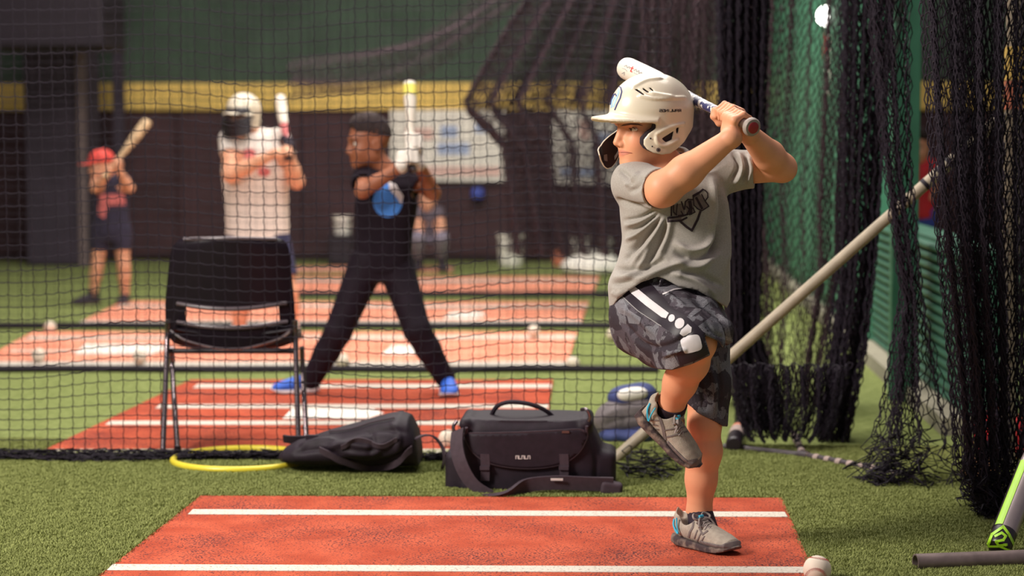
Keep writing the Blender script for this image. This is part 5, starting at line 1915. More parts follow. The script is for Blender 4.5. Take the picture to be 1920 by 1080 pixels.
def taped_pipe():
    a, b, c_ = G(1358, 838, .014), G(1506, 854, .014), G(1700, 892, .014)
    root = MB().tube([a, b], .014, 12).tube([b, c_], .014, 12).build('ground_pipe', M['pipe_dark'], loc=b * [1, 1, 0])
    tag(root, 'dark pipe on the turf with pale tape bands, right of the batter', 'pipe')
    n = 9
    for k in range(n):
        q0 = b + (c_ - b) * ((k + .1) / n)
        q1 = b + (c_ - b) * ((k + .5) / n)
        MB().tube([q0, q1], .0158, 12).build('tape_band', M['tape'], root)
    e = G(1488, 812, .016)
    br = MB().tube([b, e], .013, 12).build('branch_pipe', M['pipe_dark'], root)
    for k in range(4):
        q0, q1 = b + (e - b) * (.1 + k * .22), b + (e - b) * (.2 + k * .22)
        MB().tube([q0, q1], .0148, 12).build('tape_band', M['tape'], br)
    MB().tube([b - (b - a) * .06, b + (c_ - b) * .05], .018, 12).build('elbow_joint', M['pipe_dark'], root)


taped_pipe()
K = G(1376, 834, .034)
tip = G(1398, 757, .05)
K2 = tip + (K - tip) * 1.0
b2 = bat('baseball_bat', K, tip, 1, [('barrel', 'bat_black', [(0, .001), (.001, .024), (.010, .031), (.06, .032), (.16, .032)]),
                                     ('white_band', 'tape', [(.16, .0322), (.30, .0300)]), ('orange_band', 'orange', [(.30, .0300), (.36, .0270)]), ('handle', 'bat_black', [(.36, .0265), (.46, .016), (.68, .0125), (.69, .02), (.705, .02)])] ,
         'black-ended bat with white and orange bands lying on the turf behind the taped pipe')

# grey metal tube, bottom right
ta, tb_ = G(1716, 1072, .0) + [0, 0, .0245], G(2120, 1056, .0) + [0, 0, .0245]
n = 24
ax = unit(tb_ - ta)
u1 = unit(np.cross(ax, [0, 0, 1]))
u2 = np.cross(u1, ax)
V, Fc = [], []
for (p, r) in ((ta, .0240), (tb_, .0240), (tb_, .0200), (ta, .0200)):
    for j in range(n):
        a = 2 * math.pi * j / n
        V.append(p + r * (u1 * math.cos(a) + u2 * math.sin(a)))
for i in range(4):
    for j in range(n):
        Fc.append((i * n + j, i * n + (j + 1) % n, ((i + 1) % 4) * n + (j + 1) % n, ((i + 1) % 4) * n + j))
mt = MB().add(V, Fc).build('metal_tube', M['pipe'], loc=(ta + tb_) / 2 * [1, 1, 0])
tag(mt, 'dull grey open-ended metal tube lying on the turf in the near corner', 'pipe')


def neon_bat():
    E = G(1872, 1028, .034)
    T = P(1962, 800, 5.80)
    A = unit(T - E)
    r = .0345
    root = bat('baseball_bat', E, T, 1, [('end_cap', 'bat_black', [(-.002, .001), (0, r * .9), (.006, r), (.058, r)]),
                                         ('barrel', 'silver', [(.058, r), (.30, r), (.42, r * .8)]), ('handle', 'bat_black', [(.42, r * .8), (.55, .018), (.70, .0135)])],
               'silver, black and neon green bat standing on its end behind the metal tube')
    side = unit(np.cross(A, ray(1890, 960)))
    fw = unit(np.cross(side, A))
    if np.dot(fw, ray(1890, 960)) > 0: fw = -fw
    for nm, mt_, a0, a1 in (('neon_stripe', 'neon', 22, 62), ('black_stripe', 'bat_black', 62, 130)):
        rows = []
        for t in np.linspace(.0585, .30, 10):
            rr = []
            for a in np.linspace(a0, a1, 7):
                q = math.radians(a)
                sg = -side if np.dot(side, [1, 0, 0]) > 0 else side
                rr.append(E + A * t + (r + .0012) * (fw * math.cos(q) + sg * math.sin(q)))
            rows.append(rr)
        MB().grid(np.array(rows), .001).build(nm, M[mt_], root)
    pts = [tuple(np.array(v_.co) + base_of(root)) for v_ in root.data.vertices]
    bv = BVHTree.FromPolygons(pts, [tuple(p_.vertices) for p_ in root.data.polygons])
    ch = []
    c8 = lambda p: (1640 + p[0] / 3.6, 780 + p[1] / 3.6)
    pol = []
    for st, w_ in (([(762, 880), (795, 800), (868, 748), (905, 800), (938, 868)], 5), ([(762, 878), (845, 878), (918, 908)], 4), ([(815, 812), (858, 790), (884, 812), (868, 838), (820, 846), (838, 872), (890, 868)], 4.5)):
        pol += stroke([c8(p) for p in st], w_)
    child = [o for o in root.children if o.name.startswith('barrel')][0]
    pts += [tuple(np.array(v_.co) + base_of(child)) for v_ in child.data.vertices]
    k = len(root.data.vertices)
    fcs = [tuple(p_.vertices) for p_ in root.data.polygons] + [tuple(i + k for i in p_.vertices) for p_ in child.data.polygons]
    print_on(BVHTree.FromPolygons(pts, fcs), pol, .0016, 3).build('emblem', M['neon'], root)


neon_bat()


# ---- baseballs
def ball(c, label, r=.037, detail=True):
    b = bmesh.new()
    bmesh.ops.create_uvsphere(b, u_segments=24, v_segments=16, radius=r)
    me = bpy.data.meshes.new('baseball')
    b.to_mesh(me)
    b.free()
    co = np.array([v.co for v in me.vertices]) + c
    me.vertices.foreach_set('co', co.astype(np.float32).ravel())
    me.polygons.foreach_set('use_smooth', np.ones(len(me.polygons), bool))
    o = link('baseball', me, M['leather'], None, (c[0], c[1], c[2] - r))
    tag(o, label, 'ball', 'baseballs on the ground')
    if detail:
        t = np.linspace(0, 2 * math.pi, 90)
        a = .4
        x, y, z_ = np.cos(t) + a * np.cos(3 * t), np.sin(t) - a * np.sin(3 * t), 2 * math.sqrt(a) * np.sin(2 * t)
        q = np.stack([x, y, z_], 1)
        q = q / np.linalg.norm(q, axis=1)[:, None]
        Rm = np.array(Matrix.Rotation(.9, 3, 'X') @ Matrix.Rotation(.6, 3, 'Z'))
        q = q @ Rm.T
        mb = MB()
        d = np.gradient(q, axis=0)
        for i in range(0, 90, 1):
            s_ = unit(np.cross(q[i], d[i])) * .0034
            f_ = unit(d[i]) * .0012
            mb.tube([c + q[i] * (r + .0003) + s_ + f_, c + q[i] * (r + .0004) - f_, c + q[i] * (r + .0003) - s_ + f_], .0006, 4)
        mb.build('stitching', M['stitch'], o)
    return o


g = G(1532, 1094)
ball(g + [0, 0, .037], 'white baseball with red stitches at the near corner of the front mat')
for px, py, lb in ((94, 625, 'small ball on the far-left turf in front of the far-left child'), (72, 680, 'ball on the second lane mat, nearest the far-left edge of the mats'),
                   (262, 684, 'ball on the second lane mat just left of the chair'), (642, 692, 'ball on the second lane mat between the legs of the boy in black'),
                   (1074, 696, 'ball on the turf at the right end of the dark rope'), (1001, 634, 'ball near the right end of the second lane mat'),
                   (840, 842, 'ball on the turf between the backpack and the shoulder bag'), (1149, 640, 'ball on open turf left of the batter\'s shorts')):
    onmat = any(k in lb for k in ('lane mat',))
    q = G(px, py, .012 if onmat else 0)
    ball(q + [0, 0, .037 + (.002 if onmat else .0)], lb, detail=False)

# ---- far background
def banner(px0, px1, py0, py1, label, prints):
    c, h = span(px0, px1, py0, py1, YB - .12)
    o = MB().box((c[0], YB - .12, c[2]), (h[0], .012, h[2])).build('banner', M['white'], loc=(c[0], YB - .12, c[2] - h[2]), smooth=False)
    tag(o, label, 'banner', 'white banners on the brown wall')
    for (a, b, c2, d, mt_) in prints:
        cc, hh = span(a, b, c2, d, YB - .14)
        bevel(MB().box((cc[0], YB - .1345, cc[2]), (hh[0], .002, hh[2])).build('print', M[mt_], o, smooth=False), .001)


M['print_blue'] = pm('faded_blue_print', lin(168, 182, 214), 0.8)
M['print_pink'] = pm('faded_pink_print', lin(226, 188, 178), 0.8)
banner(732, 946, 206, 340, 'white banner with faded blue and pink print beside the boy in black', [(826, 858, 236, 258, 'print_blue'), (820, 880, 268, 290, 'print_blue'), (760, 812, 240, 262, 'print_pink'), (742, 938, 312, 330, 'print_pink'), (890, 924, 232, 250, 'print_blue')])
banner(1036, 1182, 206, 346, 'white banner partly hidden by the batter\'s helmet', [(1086, 1104, 226, 262, 'print_pink'), (1112, 1150, 250, 300, 'print_blue'), (1050, 1120, 315, 330, 'print_blue')])


def bucket(px, y0, y1, wpx, m, label, Y=18.3, z0=0):
    a, b = P(px, y1, Y), P(px, y0, Y)
    r = wpx / F * Y / 2
    zb = z0
    zt_ = z0 + (b[2] - a[2])
    prof = [(0, r * .84), (.02, r * .86), (.5, r * .93), (.92, r * .98), (.925, r * 1.05), (1, r * 1.05), (1.0, r * .95), (.1, r * .8)]
    c = np.array([a[0], Y, zb])
    o = MB().tube([c + [0, 0, t * (zt_ - zb)] for t, _ in prof], [q for _, q in prof], 20).build('bucket', M[m], loc=c)
    tag(o, label, 'bucket', 'buckets along the back wall')
    MB().tube(bez([c + [-r * 1.05, 0, (zt_ - zb) * .9], c + [-r * .6, -r * .9, (zt_ - zb) * .62], c + [r * .6, -r * .9, (zt_ - zb) * .62], c + [r * 1.05, 0, (zt_ - zb) * .9]], 14), .006, 6).build('handle', M['chrome'], o)
    return o


bucket(958, 430, 490, 52, 'white', 'white bucket standing alone at the foot of the brown wall')
bucket(1088, 428, 482, 38, 'white', 'white bucket at the wall behind the white heap, nearer the middle')
bucket(1136, 428, 482, 30, 'white', 'white bucket at the wall closest to the batter\'s shirt')
bucket(1048, 452, 484, 26, 'orange', 'faded orange bucket at the wall left of the white heap')
c, h = span(620, 666, 440, 492, 18.4)
bx = bevel(MB().box((c[0], 18.4, h[2]), (h[0], .16, h[2])).build('storage_box', M['black'], loc=(c[0], 18.4, 0), smooth=False), .02)
MB().box((c[0], 18.4, h[2] * 2 + .01), (h[0] + .015, .17, .012)).build('lid', M['black'], bx, smooth=False)
tag(bx, 'dark storage box at the back wall left of the boy in black', 'box')
bucket(642, 404, 440, 36, 'white', 'white bucket on top of the dark storage box', 18.4, h[2] * 2 + .022)
q = P(1105, 498, 17.1)
v = Vox((q[0] - .36, 16.7, -.01), (q[0] + .36, 17.5, .32), .01)
for dx, dy, z_, r_ in ((-.12, 0, .07, (.13, .16, .08)), (.0, .02, .11, (.14, .16, .11)), (.13, .0, .09, (.13, .15, .10)), (.02, -.12, .06, (.16, .1, .07)), (.2, -.05, .06, (.09, .1, .06))):
    v.ell((q[0] + dx, 17.1 + dy, z_), r_, None, .03)
V, Q = v.mesh()
heap = link('laundry_bag', mesh_np('laundry_bag', V, Q), M['white'], None, (q[0], 17.1, 0))
tag(heap, 'crumpled white cloth bag on the far turf left of the batter', 'bag')
c, h = span(884, 908, 352, 374, YB - .12)
bb = soft_block('wall_bag', M['blue_plastic'], (c[0], YB - .14, c[2]), (h[0], .06, h[2]), .03, None, (c[0], YB - .14, c[2] - h[2]), .01)
MB().tube(bez([(c[0] - .03, YB - .14, c[2] + h[2] - .01), (c[0], YB - .1, c[2] + h[2] + .06), (c[0] + .03, YB - .14, c[2] + h[2] - .01)], 8), .006, 6).build('loop', M['black'], bb)
tag(bb, 'small blue bag hanging on the brown wall under the banner', 'bag')

# lamp and sign on the green wall
yl = 12.9
lz = P(1550, 30, yl)[2]
em = bpy.data.materials.new('lamp_glow')
em.use_nodes = True
em.node_tree.nodes['Principled BSDF'].inputs['Emission Color'].default_value = (1, .97, .9, 1)
em.node_tree.nodes['Principled BSDF'].inputs['Emission Strength'].default_value = 14
lamp = MB().box((XR - .02, yl, lz), (.02, .09, .08)).build('wall_lamp', M['black'], loc=(XR, yl, lz - .08), smooth=False)
MB().tube([(XR - .04, yl, lz), (XR - .07, yl, lz), (XR - .10, yl, lz)], [.062, .058, .03], 16).build('globe', em, lamp)
tag(lamp, 'bright white lamp high on the green wall behind the nets', 'lamp')
sg = MB().box((XR - .045, yl - .1, P(1550, 118, yl)[2]), (.008, .05, .20)).build('wall_sign', M['white'], loc=(XR - .04, yl - .1, P(1550, 118, yl)[2] - .2), smooth=False)
MB().box((XR - .056, yl - .1, P(1550, 88, yl)[2]), (.006, .048, .075)).build('red_field', M['red_cloth'], sg, smooth=False)
tag(sg, 'narrow red and white sign below the lamp on the green wall', 'sign')

# behind the nearest net: red bag and glove
q = G(1884, 868)
rb = soft_block('equipment_bag', M['red_cloth'], (q[0], q[1] + .1, .085), (.085, .10, .085), .05, None, (q[0], q[1] + .1, 0), .008)
MB().tube(bez([(q[0] - .04, q[1] + .05, .160), (q[0], q[1] + .04, .22), (q[0] + .05, q[1] + .05, .160)], 12), .009, 8).build('handle', M['red_cloth'], rb)
MB().ribbon(bez([(q[0] - .083, q[1] + .0, .09), (q[0], q[1] - .005, .10), (q[0] + .083, q[1], .09)], 8), (0, 0, 1), .02, .006).build('webbing', M['red_cloth'], rb)
tag(rb, 'red bag on the turf behind the nearest net', 'bag')
q = G(1846, 908)
v = Vox(q - [.1, .1, .02], q + [.12, .12, .14], .005)
for k in range(4):
    a = -.5 + k * .3
    v.cone(q + [0, 0, .03], q + [math.sin(a) * .085, 0.01, .03 + math.cos(a) * .055], .022, .013, .012)
v.cone(q + [-.01, 0, .03], q + [-.075, -.02, .045], .02, .012, .012)
v.ell(q + [0, 0, .028], (.05, .035, .028), None, .015)
v.ell(q + [0, -.04, .04], (.03, .025, .025), None, .01, 's')
V, Q = v.mesh()
gl = link('baseball_glove', mesh_np('baseball_glove', relax(V, Q, 1), Q), M['tan'], None, q * [1, 1, 0])
tag(gl, 'tan baseball glove on the turf behind the nearest net', 'glove')

# ------------------------------------------------------------------ people further off
def figure(label, J, Y0, yaw, s, shirt, legs, skin, shoes, sleeve=.5, leglen=1.0, h=.0075, top_h=None, extra=None, hand=True, batK=None, batT=None, gripo=(.06, .14), bulk=1.0, sense=(1, -1), loose=1.0, arm=1.0):
    B = lambda k: P(J[k][0], J[k][1], Y0 + (J[k][2] if len(J[k]) > 2 else 0))
    j = {k: B(k) for k in J if k not in ('floor', 'toeR', 'toeL')}
    HM = face_frame(yaw, 3)
    ft = (j['anL'] + j['anR']) / 2
    zs = [p[2] for p in j.values()]
    lo = np.min(list(j.values()), 0) - .20
    hi = np.max(list(j.values()), 0) + .22
    lo[2] = max(lo[2], -.02)
    v = Vox(lo, hi, h)
    head(v, j['head'], HM, s, fine=h < .0075)
    sm, hm = (j['shR'] + j['shL']) / 2, (j['hipR'] + j['hipL']) / 2
    sw = abs(j['shL'][0] - j['shR'][0]) / 2
    hw = abs(j['hipL'][0] - j['hipR'][0]) / 2
    v.cone(at(j['head'], HM, -.012, 0, -.055, s), sm + [0, 0, .03], .046 * s, .048 * s, .03)
    def rows(g, drop):
        L = []
        for t, wd, dp in ((-drop, hw + .075, .095), (0, hw + .07, .098), (.35, (hw + sw) / 2 + .045, .088), (.7, sw + .035, .095), (.92, sw + .02, .085), (1.04, sw * .75, .06)):
            c = hm + (sm - hm) * t
            L.append((c[2], c[0], c[1], wd * bulk * (1 if t < 1 else 1) + g, dp * s * bulk + g))
        return L
    v.loft(rows(-.012, .15), .03)
    for a in 'RL':
        v.chain([j['sh' + a], j['el' + a]], [.046 * s * bulk * arm, .040 * s * bulk * arm], .025)
        m_ = j['el' + a] + (j['wr' + a] - j['el' + a]) * .35
        v.chain([j['el' + a], m_, j['wr' + a]], [.039 * s * bulk * arm, .038 * s * bulk * arm, .025 * s], .015)
        k, n = j['kn' + a], j['an' + a]
        v.chain([j['hip' + a], k], [.074 * s * bulk, .050 * s * bulk], .03)
        v.chain([k, k + (n - k) * .3, n], [.050 * s * bulk, .050 * s * bulk, .033 * s], .02)
    A = None
    if batK is not None:
        K, T = P(*batK), P(*batT)
        A = unit(T - K)
        grip(v, K + A * gripo[0], A, j['wrR'], sense[0], .014, s)
        grip(v, K + A * gripo[1], A, j['wrL'], sense[1], .014, s)
    V, Q = v.mesh()
    V = relax(V, Q, 1)
    me = mesh_np('person', V, Q)
    C = np.ones((len(V), 3), np.float32)
    lc = (V - j['head']) @ HM.T / s
    lid = np.exp(-((np.abs(lc[:, 1]) - .031) ** 2 / .015 ** 2 + (lc[:, 2] - .001) ** 2 / .009 ** 2)) * (lc[:, 0] > .05) * (lc[:, 0] < .13)
    bro = np.exp(-((np.abs(lc[:, 1]) - .031) ** 2 / .018 ** 2 + (lc[:, 2] - .022) ** 2 / .006 ** 2)) * (lc[:, 0] > .05) * (lc[:, 0] < .13)
    lp = np.exp(-((lc[:, 1]) ** 2 / .02 ** 2 + (lc[:, 2] + .064) ** 2 / .008 ** 2)) * (lc[:, 0] > .06) * (lc[:, 0] < .13)
    C *= 1 - np.clip(lid * .45 + bro * .7, 0, .85)[:, None]
    C *= 1 - lp[:, None] * np.array([.2, .4, .4])
    tint(me, C)
    root = link('person', me, M[skin], None, (ft[0], ft[1], max(0, min(zs) - .07 * s)))
    tag(root, label, 'person')
    eyes(root, j['head'], HM, s)
    # shirt
    v = Vox(lo, hi, h * .9)
    v.loft(rows(.006 * loose, .12), .03)
    v.cone(j['head'] * .25 + sm * .75 - [0, 0, .005], j['shR'], .05 * s, .054 * s * bulk, .03)
    v.cone(j['head'] * .25 + sm * .75 - [0, 0, .005], j['shL'], .05 * s, .054 * s * bulk, .03)
    for a in 'RL':
        e = j['sh' + a] + (j['el' + a] - j['sh' + a]) * sleeve
        n = unit(e - j['sh' + a])
        v.cone(j['sh' + a], e, .058 * s * bulk, .055 * s * bulk, .02)
        v.fn(lambda X, Y, Z: np.maximum(-((X - e[0]) * n[0] + (Y - e[1]) * n[1] + (Z - e[2]) * n[2]), np.sqrt((X - e[0]) ** 2 + (Y - e[1]) ** 2 + (Z - e[2]) ** 2) - .085 * s), .002, 's', e - .1, e + .1)
        v.cone(e - n * .03, e + n * .02, .047 * s * bulk, .048 * s * bulk, .003, 's')
    v.cone(j['head'] * .35 + sm * .65, j['head'], .056 * s, .07 * s, .006, 's')
    V2, Q2 = v.mesh()
    tee = link('shirt', mesh_np('shirt', relax(V2, Q2, 1), Q2), M[shirt], root)
    tb = bvh_of(V2, Q2)
    # trousers or shorts
    v = Vox(lo, hi, h * .9)
    hr = rows(.0, .15)[:3]
    v.loft([(r[0] if i else r[0] - .02, r[1], r[2], r[3] - .004, r[4] - .002) for i, r in enumerate(hr[:2])] + [(hm[2] + (sm[2] - hm[2]) * .12, hm[0], hm[1], hr[1][3] - .006, hr[1][4] - .004)], .02)
    for a in 'RL':
        p0, k, n = j['hip' + a], j['kn' + a], j['an' + a]
        if leglen <= 1:
            e = p0 + (k - p0) * leglen
            v.chain([p0, e], [.086 * s * bulk, .074 * s * bulk], .03)
            d = unit(e - p0)
            v.fn(lambda X, Y, Z: np.maximum(-((X - e[0]) * d[0] + (Y - e[1]) * d[1] + (Z - e[2]) * d[2]), np.sqrt((X - e[0]) ** 2 + (Y - e[1]) ** 2 + (Z - e[2]) ** 2) - .11 * s), .002, 's', e - .13, e + .13)
            v.cone(e - d * .03, e + d * .03, .062 * s * bulk, .064 * s * bulk, .003, 's')
        else:
            e = k + (n - k) * (leglen - 1)
            v.chain([p0, k], [.084 * s * bulk, .062 * s * bulk], .03)
            v.chain([k, k + (e - k) * .4, e], [.062 * s * bulk, .058 * s * bulk, .046 * s], .015)
    V2, Q2 = v.mesh()
    leg = link('trousers' if leglen > 1 else 'shorts', mesh_np('trousers', relax(V2, Q2, 1), Q2), M[legs], root)
    # shoes
    for a, dx in (('R', J.get('toeR', (-1, -.35))), ('L', J.get('toeL', (-.6, -.8)))):
        n = j['an' + a]
        xa = unit(np.array([dx[0], dx[1], 0.0])) if not isinstance(dx, np.ndarray) else dx
        ya = np.cross([0, 0, 1], xa)
        gz = J.get('floor', .012)
        sh = shoe(root, np.array([n[0], n[1], gz]) - xa * .05 * s, np.array([xa, ya, [0, 0, 1]]), s, .006, (shoes, 'print_white' if shoes == 'shoe_blue' else 'sole', 'lace', 'cyan', 'overlay'), detail=False)
        sock(root, n + [0, 0, .04], np.array([n[0], n[1], gz + .07]), .037 * s, .040 * s, 'black_cloth' if leglen > 1 or shoes != 'shoe_white' else 'print_white')
    return root, j, HM, tb, A


for k in ('toeR', 'toeL'): pass
M['tee_black'] = pm('black_tee', lin(30, 22, 31), 0.85, var=0.15, scale=30, bump=0.1, bscale=200, spec=0.15)
M['pants_black'] = pm('black_track_pants', lin(30, 21, 31), 0.7, var=0.18, scale=14, spec=0.15)
M['tee_white'] = pm('white_tee', lin(226, 214, 206), 0.9, var=0.05, scale=18)
M['tee_navy'] = pm('navy_tee', lin(44, 40, 62), 0.9, var=0.15, scale=18)
M['shorts_navy'] = pm('navy_shorts', lin(48, 48, 82), 0.85, var=0.12, scale=18)
M['shoe_blue'] = pm('bright_blue_shoe', lin(44, 98, 206), 0.6, var=0.12, scale=30)
M['shoe_dark'] = pm('dark_shoe', lin(46, 36, 48), 0.7, var=0.12, scale=30)
M['shoe_white'] = pm('white_shoe', lin(210, 204, 200), 0.7, var=0.06, scale=30)
M['glove_white'] = pm('white_batting_glove', lin(220, 210, 200), 0.7, var=0.08, scale=40)
M['print_royal'] = pm('royal_blue_print', lin(66, 128, 212), 0.8, var=0.12, scale=20)
M['bat_yellow'] = pm('yellow_bat_paint', lin(232, 218, 104), 0.4)
M['wood'] = pm('pale_bat_wood', lin(222, 190, 150), 0.5, var=0.08, scale=12)
M['cap_red'] = pm('red_cap', lin(216, 72, 62), 0.7, var=0.08)
M['print_coral'] = pm('coral_print', lin(206, 112, 112), 0.8, var=0.12, scale=20)
M['jeans'] = pm('pale_grey_denim', lin(140, 132, 150), 0.9, var=0.15, scale=12)
M['tee_grey_dark'] = pm('dark_grey_top', lin(92, 82, 92), 0.9, var=0.1, scale=12)


def short_hair(root, c, HM, s, h=.006, crop=.018):
    v = Vox(np.array(c) - .16 * s, np.array(c) + .18 * s, h)
    v.ell(at(c, HM, -.010, 0, .040, s), [x * s for x in (.096, .0735, .090)], HM, .0)
    v.ell(at(c, HM, .010, 0, .085, s), [x * s for x in (.075, .066, .052)], HM, .02)
    p, n = at(c, HM, .062, 0, .048, s), -unit(HM[0] * 1.0 - HM[2] * .55)
    v.fn(lambda X, Y, Z: -((X - p[0]) * n[0] + (Y - p[1]) * n[1] + (Z - p[2]) * n[2]), .004, 'i')
    p2, n2 = at(c, HM, .0, 0, .040, s), unit(HM[2] * 1.0 + HM[0] * -.20)
    v.fn(lambda X, Y, Z: -((X - p2[0]) * n2[0] + (Y - p2[1]) * n2[1] + (Z - p2[2]) * n2[2]), .004, 'i')
    V, Q = v.mesh()
    N = vnormals(V, Q)
    V = V + N * (rng.normal(0, .0022 * s, (len(V), 1)))
    link('hair', mesh_np('hair', V, Q), M['hair'], root)


# boy in black, wide stance
J = dict(head=(692, 268, -.02), shR=(683, 338, -.04), shL=(772, 334, .03), elR=(680, 358, -.22), wrR=(752, 312, -.24), elL=(812, 362, -.02), wrL=(786, 308, -.16),
         hipR=(690, 492, 0), hipL=(740, 492, .03), knR=(634, 622, -.05), anR=(578, 722, .0), knL=(782, 618, -.08), anL=(838, 716, .0), toeR=(-1, -.25), toeL=(.15, -1), floor=.013)
r, j, HM, tb, A = figure('boy with short dark hair in black T-shirt and black trousers, wide batting stance', J, 8.93, 24, 1.0, 'tee_black', 'pants_black', 'skin_dark', 'shoe_blue', .45, 1.93, .0058,
                         batK=(772, 318, 8.70), batT=(768, 150, 8.86), gripo=(.05, .125), bulk=1.0, arm=.84)
short_hair(r, j['head'], HM, 1.0)
print_on(tb, [blob(727, 376, 28, 32, 0, 16)], .002, 6).build('shirt_print', M['print_royal'], r)
print_on(tb, [[(728, 340), (742, 346), (756, 368), (752, 384), (742, 368), (730, 356)]], .003, 5).build('shirt_print', M['print_white'], r)
print_on(tb, [blob(660, 478, 5, 6)], .003, 3)
K, T = P(772, 318, 8.70), P(768, 150, 8.86)
bat('baseball_bat', K, T, 1, [('barrel', 'bat_white', [(.20, .015), (.26, .022), (.32, .0275), (.40, .0295)]), ('knob', 'bat_black', [(-.01, .018), (-.006, .024), (.006, .022), (.016, .0145)]), ('grip', 'bat_white', [(.016, .0145), (.20, .0150)]),
                              ('yellow_band', 'bat_yellow', [(.35, .0300), (.40, .0303)]), ('barrel_end', 'bat_white', [(.40, .0295), (.415, .026), (.418, .001)])],
    'white bat with yellow band held upright by the boy in black')
# white batting gloves over his hands
v = Vox(P(735, 330, 8.70) - [.06, .16, .1], P(800, 270, 8.70) + [.1, .2, .1], .0048)
AA = unit(T - K)
grip(v, K + AA * .05, AA, j['wrR'], 1, .0165, 1.12)
grip(v, K + AA * .125, AA, j['wrL'], -1, .0165, 1.12)
V, Q = v.mesh()
link('batting_gloves', mesh_np('batting_gloves', relax(V, Q, 1), Q), M['glove_white'], r)

# helmeted player in a white T-shirt behind the chair
J = dict(head=(458, 222, -.02), shR=(432, 262, -.02), shL=(523, 262, .02), elR=(432, 328, -.16), wrR=(516, 288, -.24), elL=(556, 340, -.06), wrL=(538, 282, -.18),
         hipR=(455, 452, 0), hipL=(512, 452, .0), knR=(452, 548, -.03), anR=(448, 626, 0), knL=(540, 548, -.04), anL=(548, 626, .02), toeR=(-1, -.4), toeL=(-.5, -.9), floor=.013)
r, j, HM, tb, A = figure('player in white helmet, white T-shirt and navy shorts standing behind the chair', J, 11.3, 62, 1.0, 'tee_white', 'shorts_navy', 'skin_fair', 'shoe_white', .42, .72, .0075,
                         batK=(541, 296, 11.06), batT=(524, 172, 11.35), gripo=(.03, .10), bulk=1.12)
hm_, hb = helmet(r, j['head'], HM, .92, .006, 'helmet_white' if False else 'helmet', False, False)
print_on(tb, [blob(467, 288, 13, 10), blob(495, 322, 12, 9), blob(480, 305, 8, 6)], .003, 6).build('shirt_print', M['print_coral'], r)
# dark face guard bars
q = lambda f, l, u: at(j['head'], HM, f, l, u, .92)
gd = MB()
for u_ in (-.012, -.040, -.068, -.095):
    gd.tube([q(.060, .098, u_ + .02), q(.118, .07, u_), q(.140, 0, u_ - .006), q(.118, -.07, u_), q(.060, -.098, u_ + .02)], .0125, 8)
for l_ in (-.055, 0, .055):
    gd.tube([q(.128 - abs(l_) * .2, l_, -.005), q(.130 - abs(l_) * .2, l_, -.105)], .0095, 8)
gd.build('face_guard', M['helmet_dark'], hm_)
v = Vox(j['head'] - .2, j['head'] + .22, .007)
v.ell(q(.062, 0, .050), (.062, .088, .034), HM, 0)
v.ell(q(.115, 0, .030), (.055, .080, .008), HM, .01)
V, Q = v.mesh()
link('brow_plate', mesh_np('brow_plate', relax(V, Q, 1), Q), M['helmet_dark'], hm_)
v = Vox(j['wrL'] - .14, j['wrL'] + .16, .006)
K, T = P(541, 296, 11.06), P(524, 172, 11.35)
AA = unit(T - K)
grip(v, K + AA * .10, AA, j['wrL'], -1, .0165, 1.12)
v.cone(j['wrL'], j['wrL'] + (j['elL'] - j['wrL']) * .12, .034, .036, .01)
V, Q = v.mesh()
link('batting_glove', mesh_np('batting_glove', relax(V, Q, 1), Q), M['black_cloth'], r)
bat('baseball_bat', K, T, 1, [('barrel', 'bat_white', [(.24, .024), (.30, .029), (.36, .031), (.43, .031), (.442, .027), (.445, .001)]), ('knob', 'bat_black', [(-.01, .018), (-.006, .024), (.006, .022), (.016, .0145)]), ('grip', 'bat_black', [(.016, .0145), (.13, .0150)]), ('red_taper', 'print_coral', [(.13, .0152), (.24, .0242)])],
    'white bat with coral taper held by the player in the white helmet')

# small child at the far left
J = dict(head=(190, 312, -.02), shR=(180, 340, -.02), shL=(233, 340, .02), elR=(178, 352, -.14), wrR=(206, 322, -.2), elL=(243, 352, -.06), wrL=(222, 318, -.18),
         hipR=(190, 432, 0), hipL=(226, 432, .0), knR=(182, 500, -.02), anR=(174, 553, 0), knL=(232, 500, -.02), anL=(234, 558, .02), toeR=(-.8, -.6), toeL=(0, -1), floor=.0)
r, j, HM, tb, A = figure('small child in red cap, navy top and navy shorts at the far left', J, 13.85, 40, .92, 'tee_navy', 'tee_navy', 'skin_fair', 'shoe_dark', .4, .55, .0085,
                         batK=(198, 330, 13.62), batT=(276, 228, 13.75), gripo=(.05, .12), bulk=.95)
print_on(tb, [[(186, 364), (232, 364), (236, 384), (186, 386)], [(184, 386), (204, 386), (196, 410), (185, 404)]], .003, 5).build('shirt_print', M['print_coral'], r)
c = j['head']
v = Vox(c - .2, c + .2, .007)
v.ell(at(c, HM, -.006, 0, .045, .92), [x * .92 for x in (.104, .084, .092)], HM, 0)
p = at(c, HM, 0, 0, .030, .92)
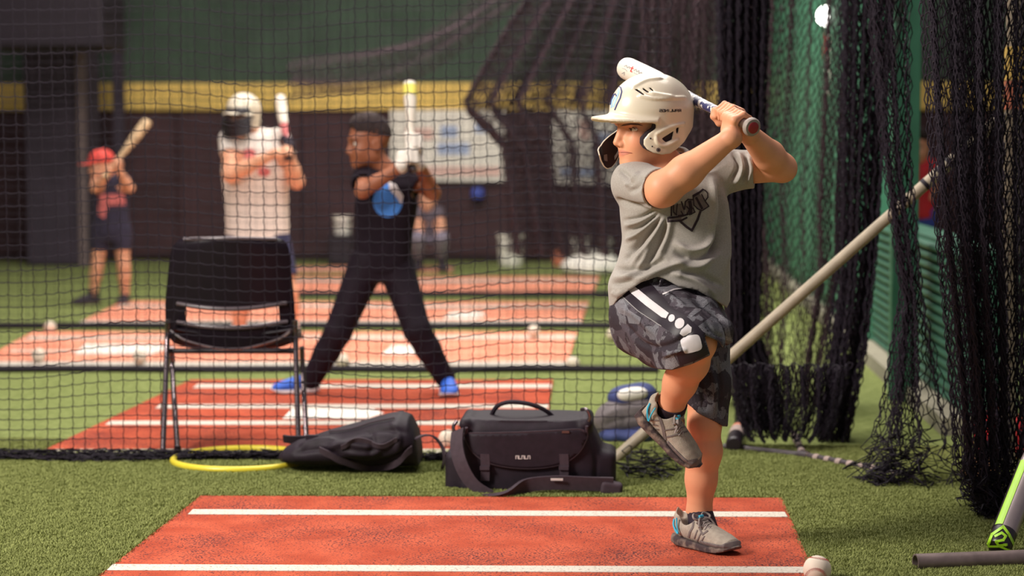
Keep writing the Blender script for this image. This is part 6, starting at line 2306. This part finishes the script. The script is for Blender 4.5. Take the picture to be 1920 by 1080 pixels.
v.fn(lambda X, Y, Z: -((X - p[0]) * HM[2][0] + (Y - p[1]) * HM[2][1] + (Z - p[2]) * HM[2][2]), .004, 'i')
v.cone(at(c, HM, .07, 0, .034, .92), at(c, HM, .135, 0, .026, .92), .06, .055, .01, 'u', (HM[2], .12))
V, Q = v.mesh()
link('cap', mesh_np('cap', relax(V, Q, 1), Q), M['cap_red'], r)
K, T = P(198, 330, 13.62), P(276, 228, 13.75)
bat('baseball_bat', K, T, 1, [('barrel', 'wood', [(.20, .018), (.27, .028), (.36, .035), (.475, .036), (.49, .03), (.494, .001)]), ('knob', 'wood', [(-.01, .018), (-.006, .024), (.006, .022), (.016, .0145)]), ('grip', 'wood', [(.016, .0145), (.20, .0180)])],
    'pale wooden bat held up by the far-left child')

# crouching person far back, and one beyond the right wall
J = dict(head=(802, 372, -.02), shR=(786, 398, -.02), shL=(822, 398, .02), elR=(782, 425, -.1), wrR=(792, 442, -.24), elL=(828, 425, -.1), wrL=(820, 442, -.24),
         hipR=(793, 458, .06), hipL=(820, 458, .06), knR=(784, 446, -.28), anR=(784, 482, -.16), knL=(828, 446, -.28), anL=(828, 482, -.16), toeR=(-.2, -1), toeL=(.2, -1), floor=.013)
r, j, HM, tb, A = figure('person in dark grey top and pale trousers crouching far behind the boy in black', J, 17.6, 75, .98, 'tee_grey_dark', 'jeans', 'skin_fair', 'shoe_dark', .6, 1.85, .010)
short_hair(r, j['head'], HM, .98, .009)
J = dict(head=(1719, 276, -.02), shR=(1700, 312, -.02), shL=(1742, 312, .02), elR=(1696, 345, -.02), wrR=(1698, 372, -.06), elL=(1746, 345, -.02), wrL=(1744, 372, -.06),
         hipR=(1710, 400, 0), hipL=(1732, 400, .0), knR=(1708, 490, -.02), anR=(1707, 572, 0), knL=(1734, 490, -.02), anL=(1735, 572, .0), toeR=(-.3, -1), toeL=(.2, -1), floor=.0)
r, j, HM, tb, A = figure('person in red top and blue shorts beyond the low green wall', J, 13.0, 70, .98, 'red_cloth', 'blue_plastic', 'skin_fair', 'shoe_dark', .5, .7, .010)
short_hair(r, j['head'], HM, .98, .009)
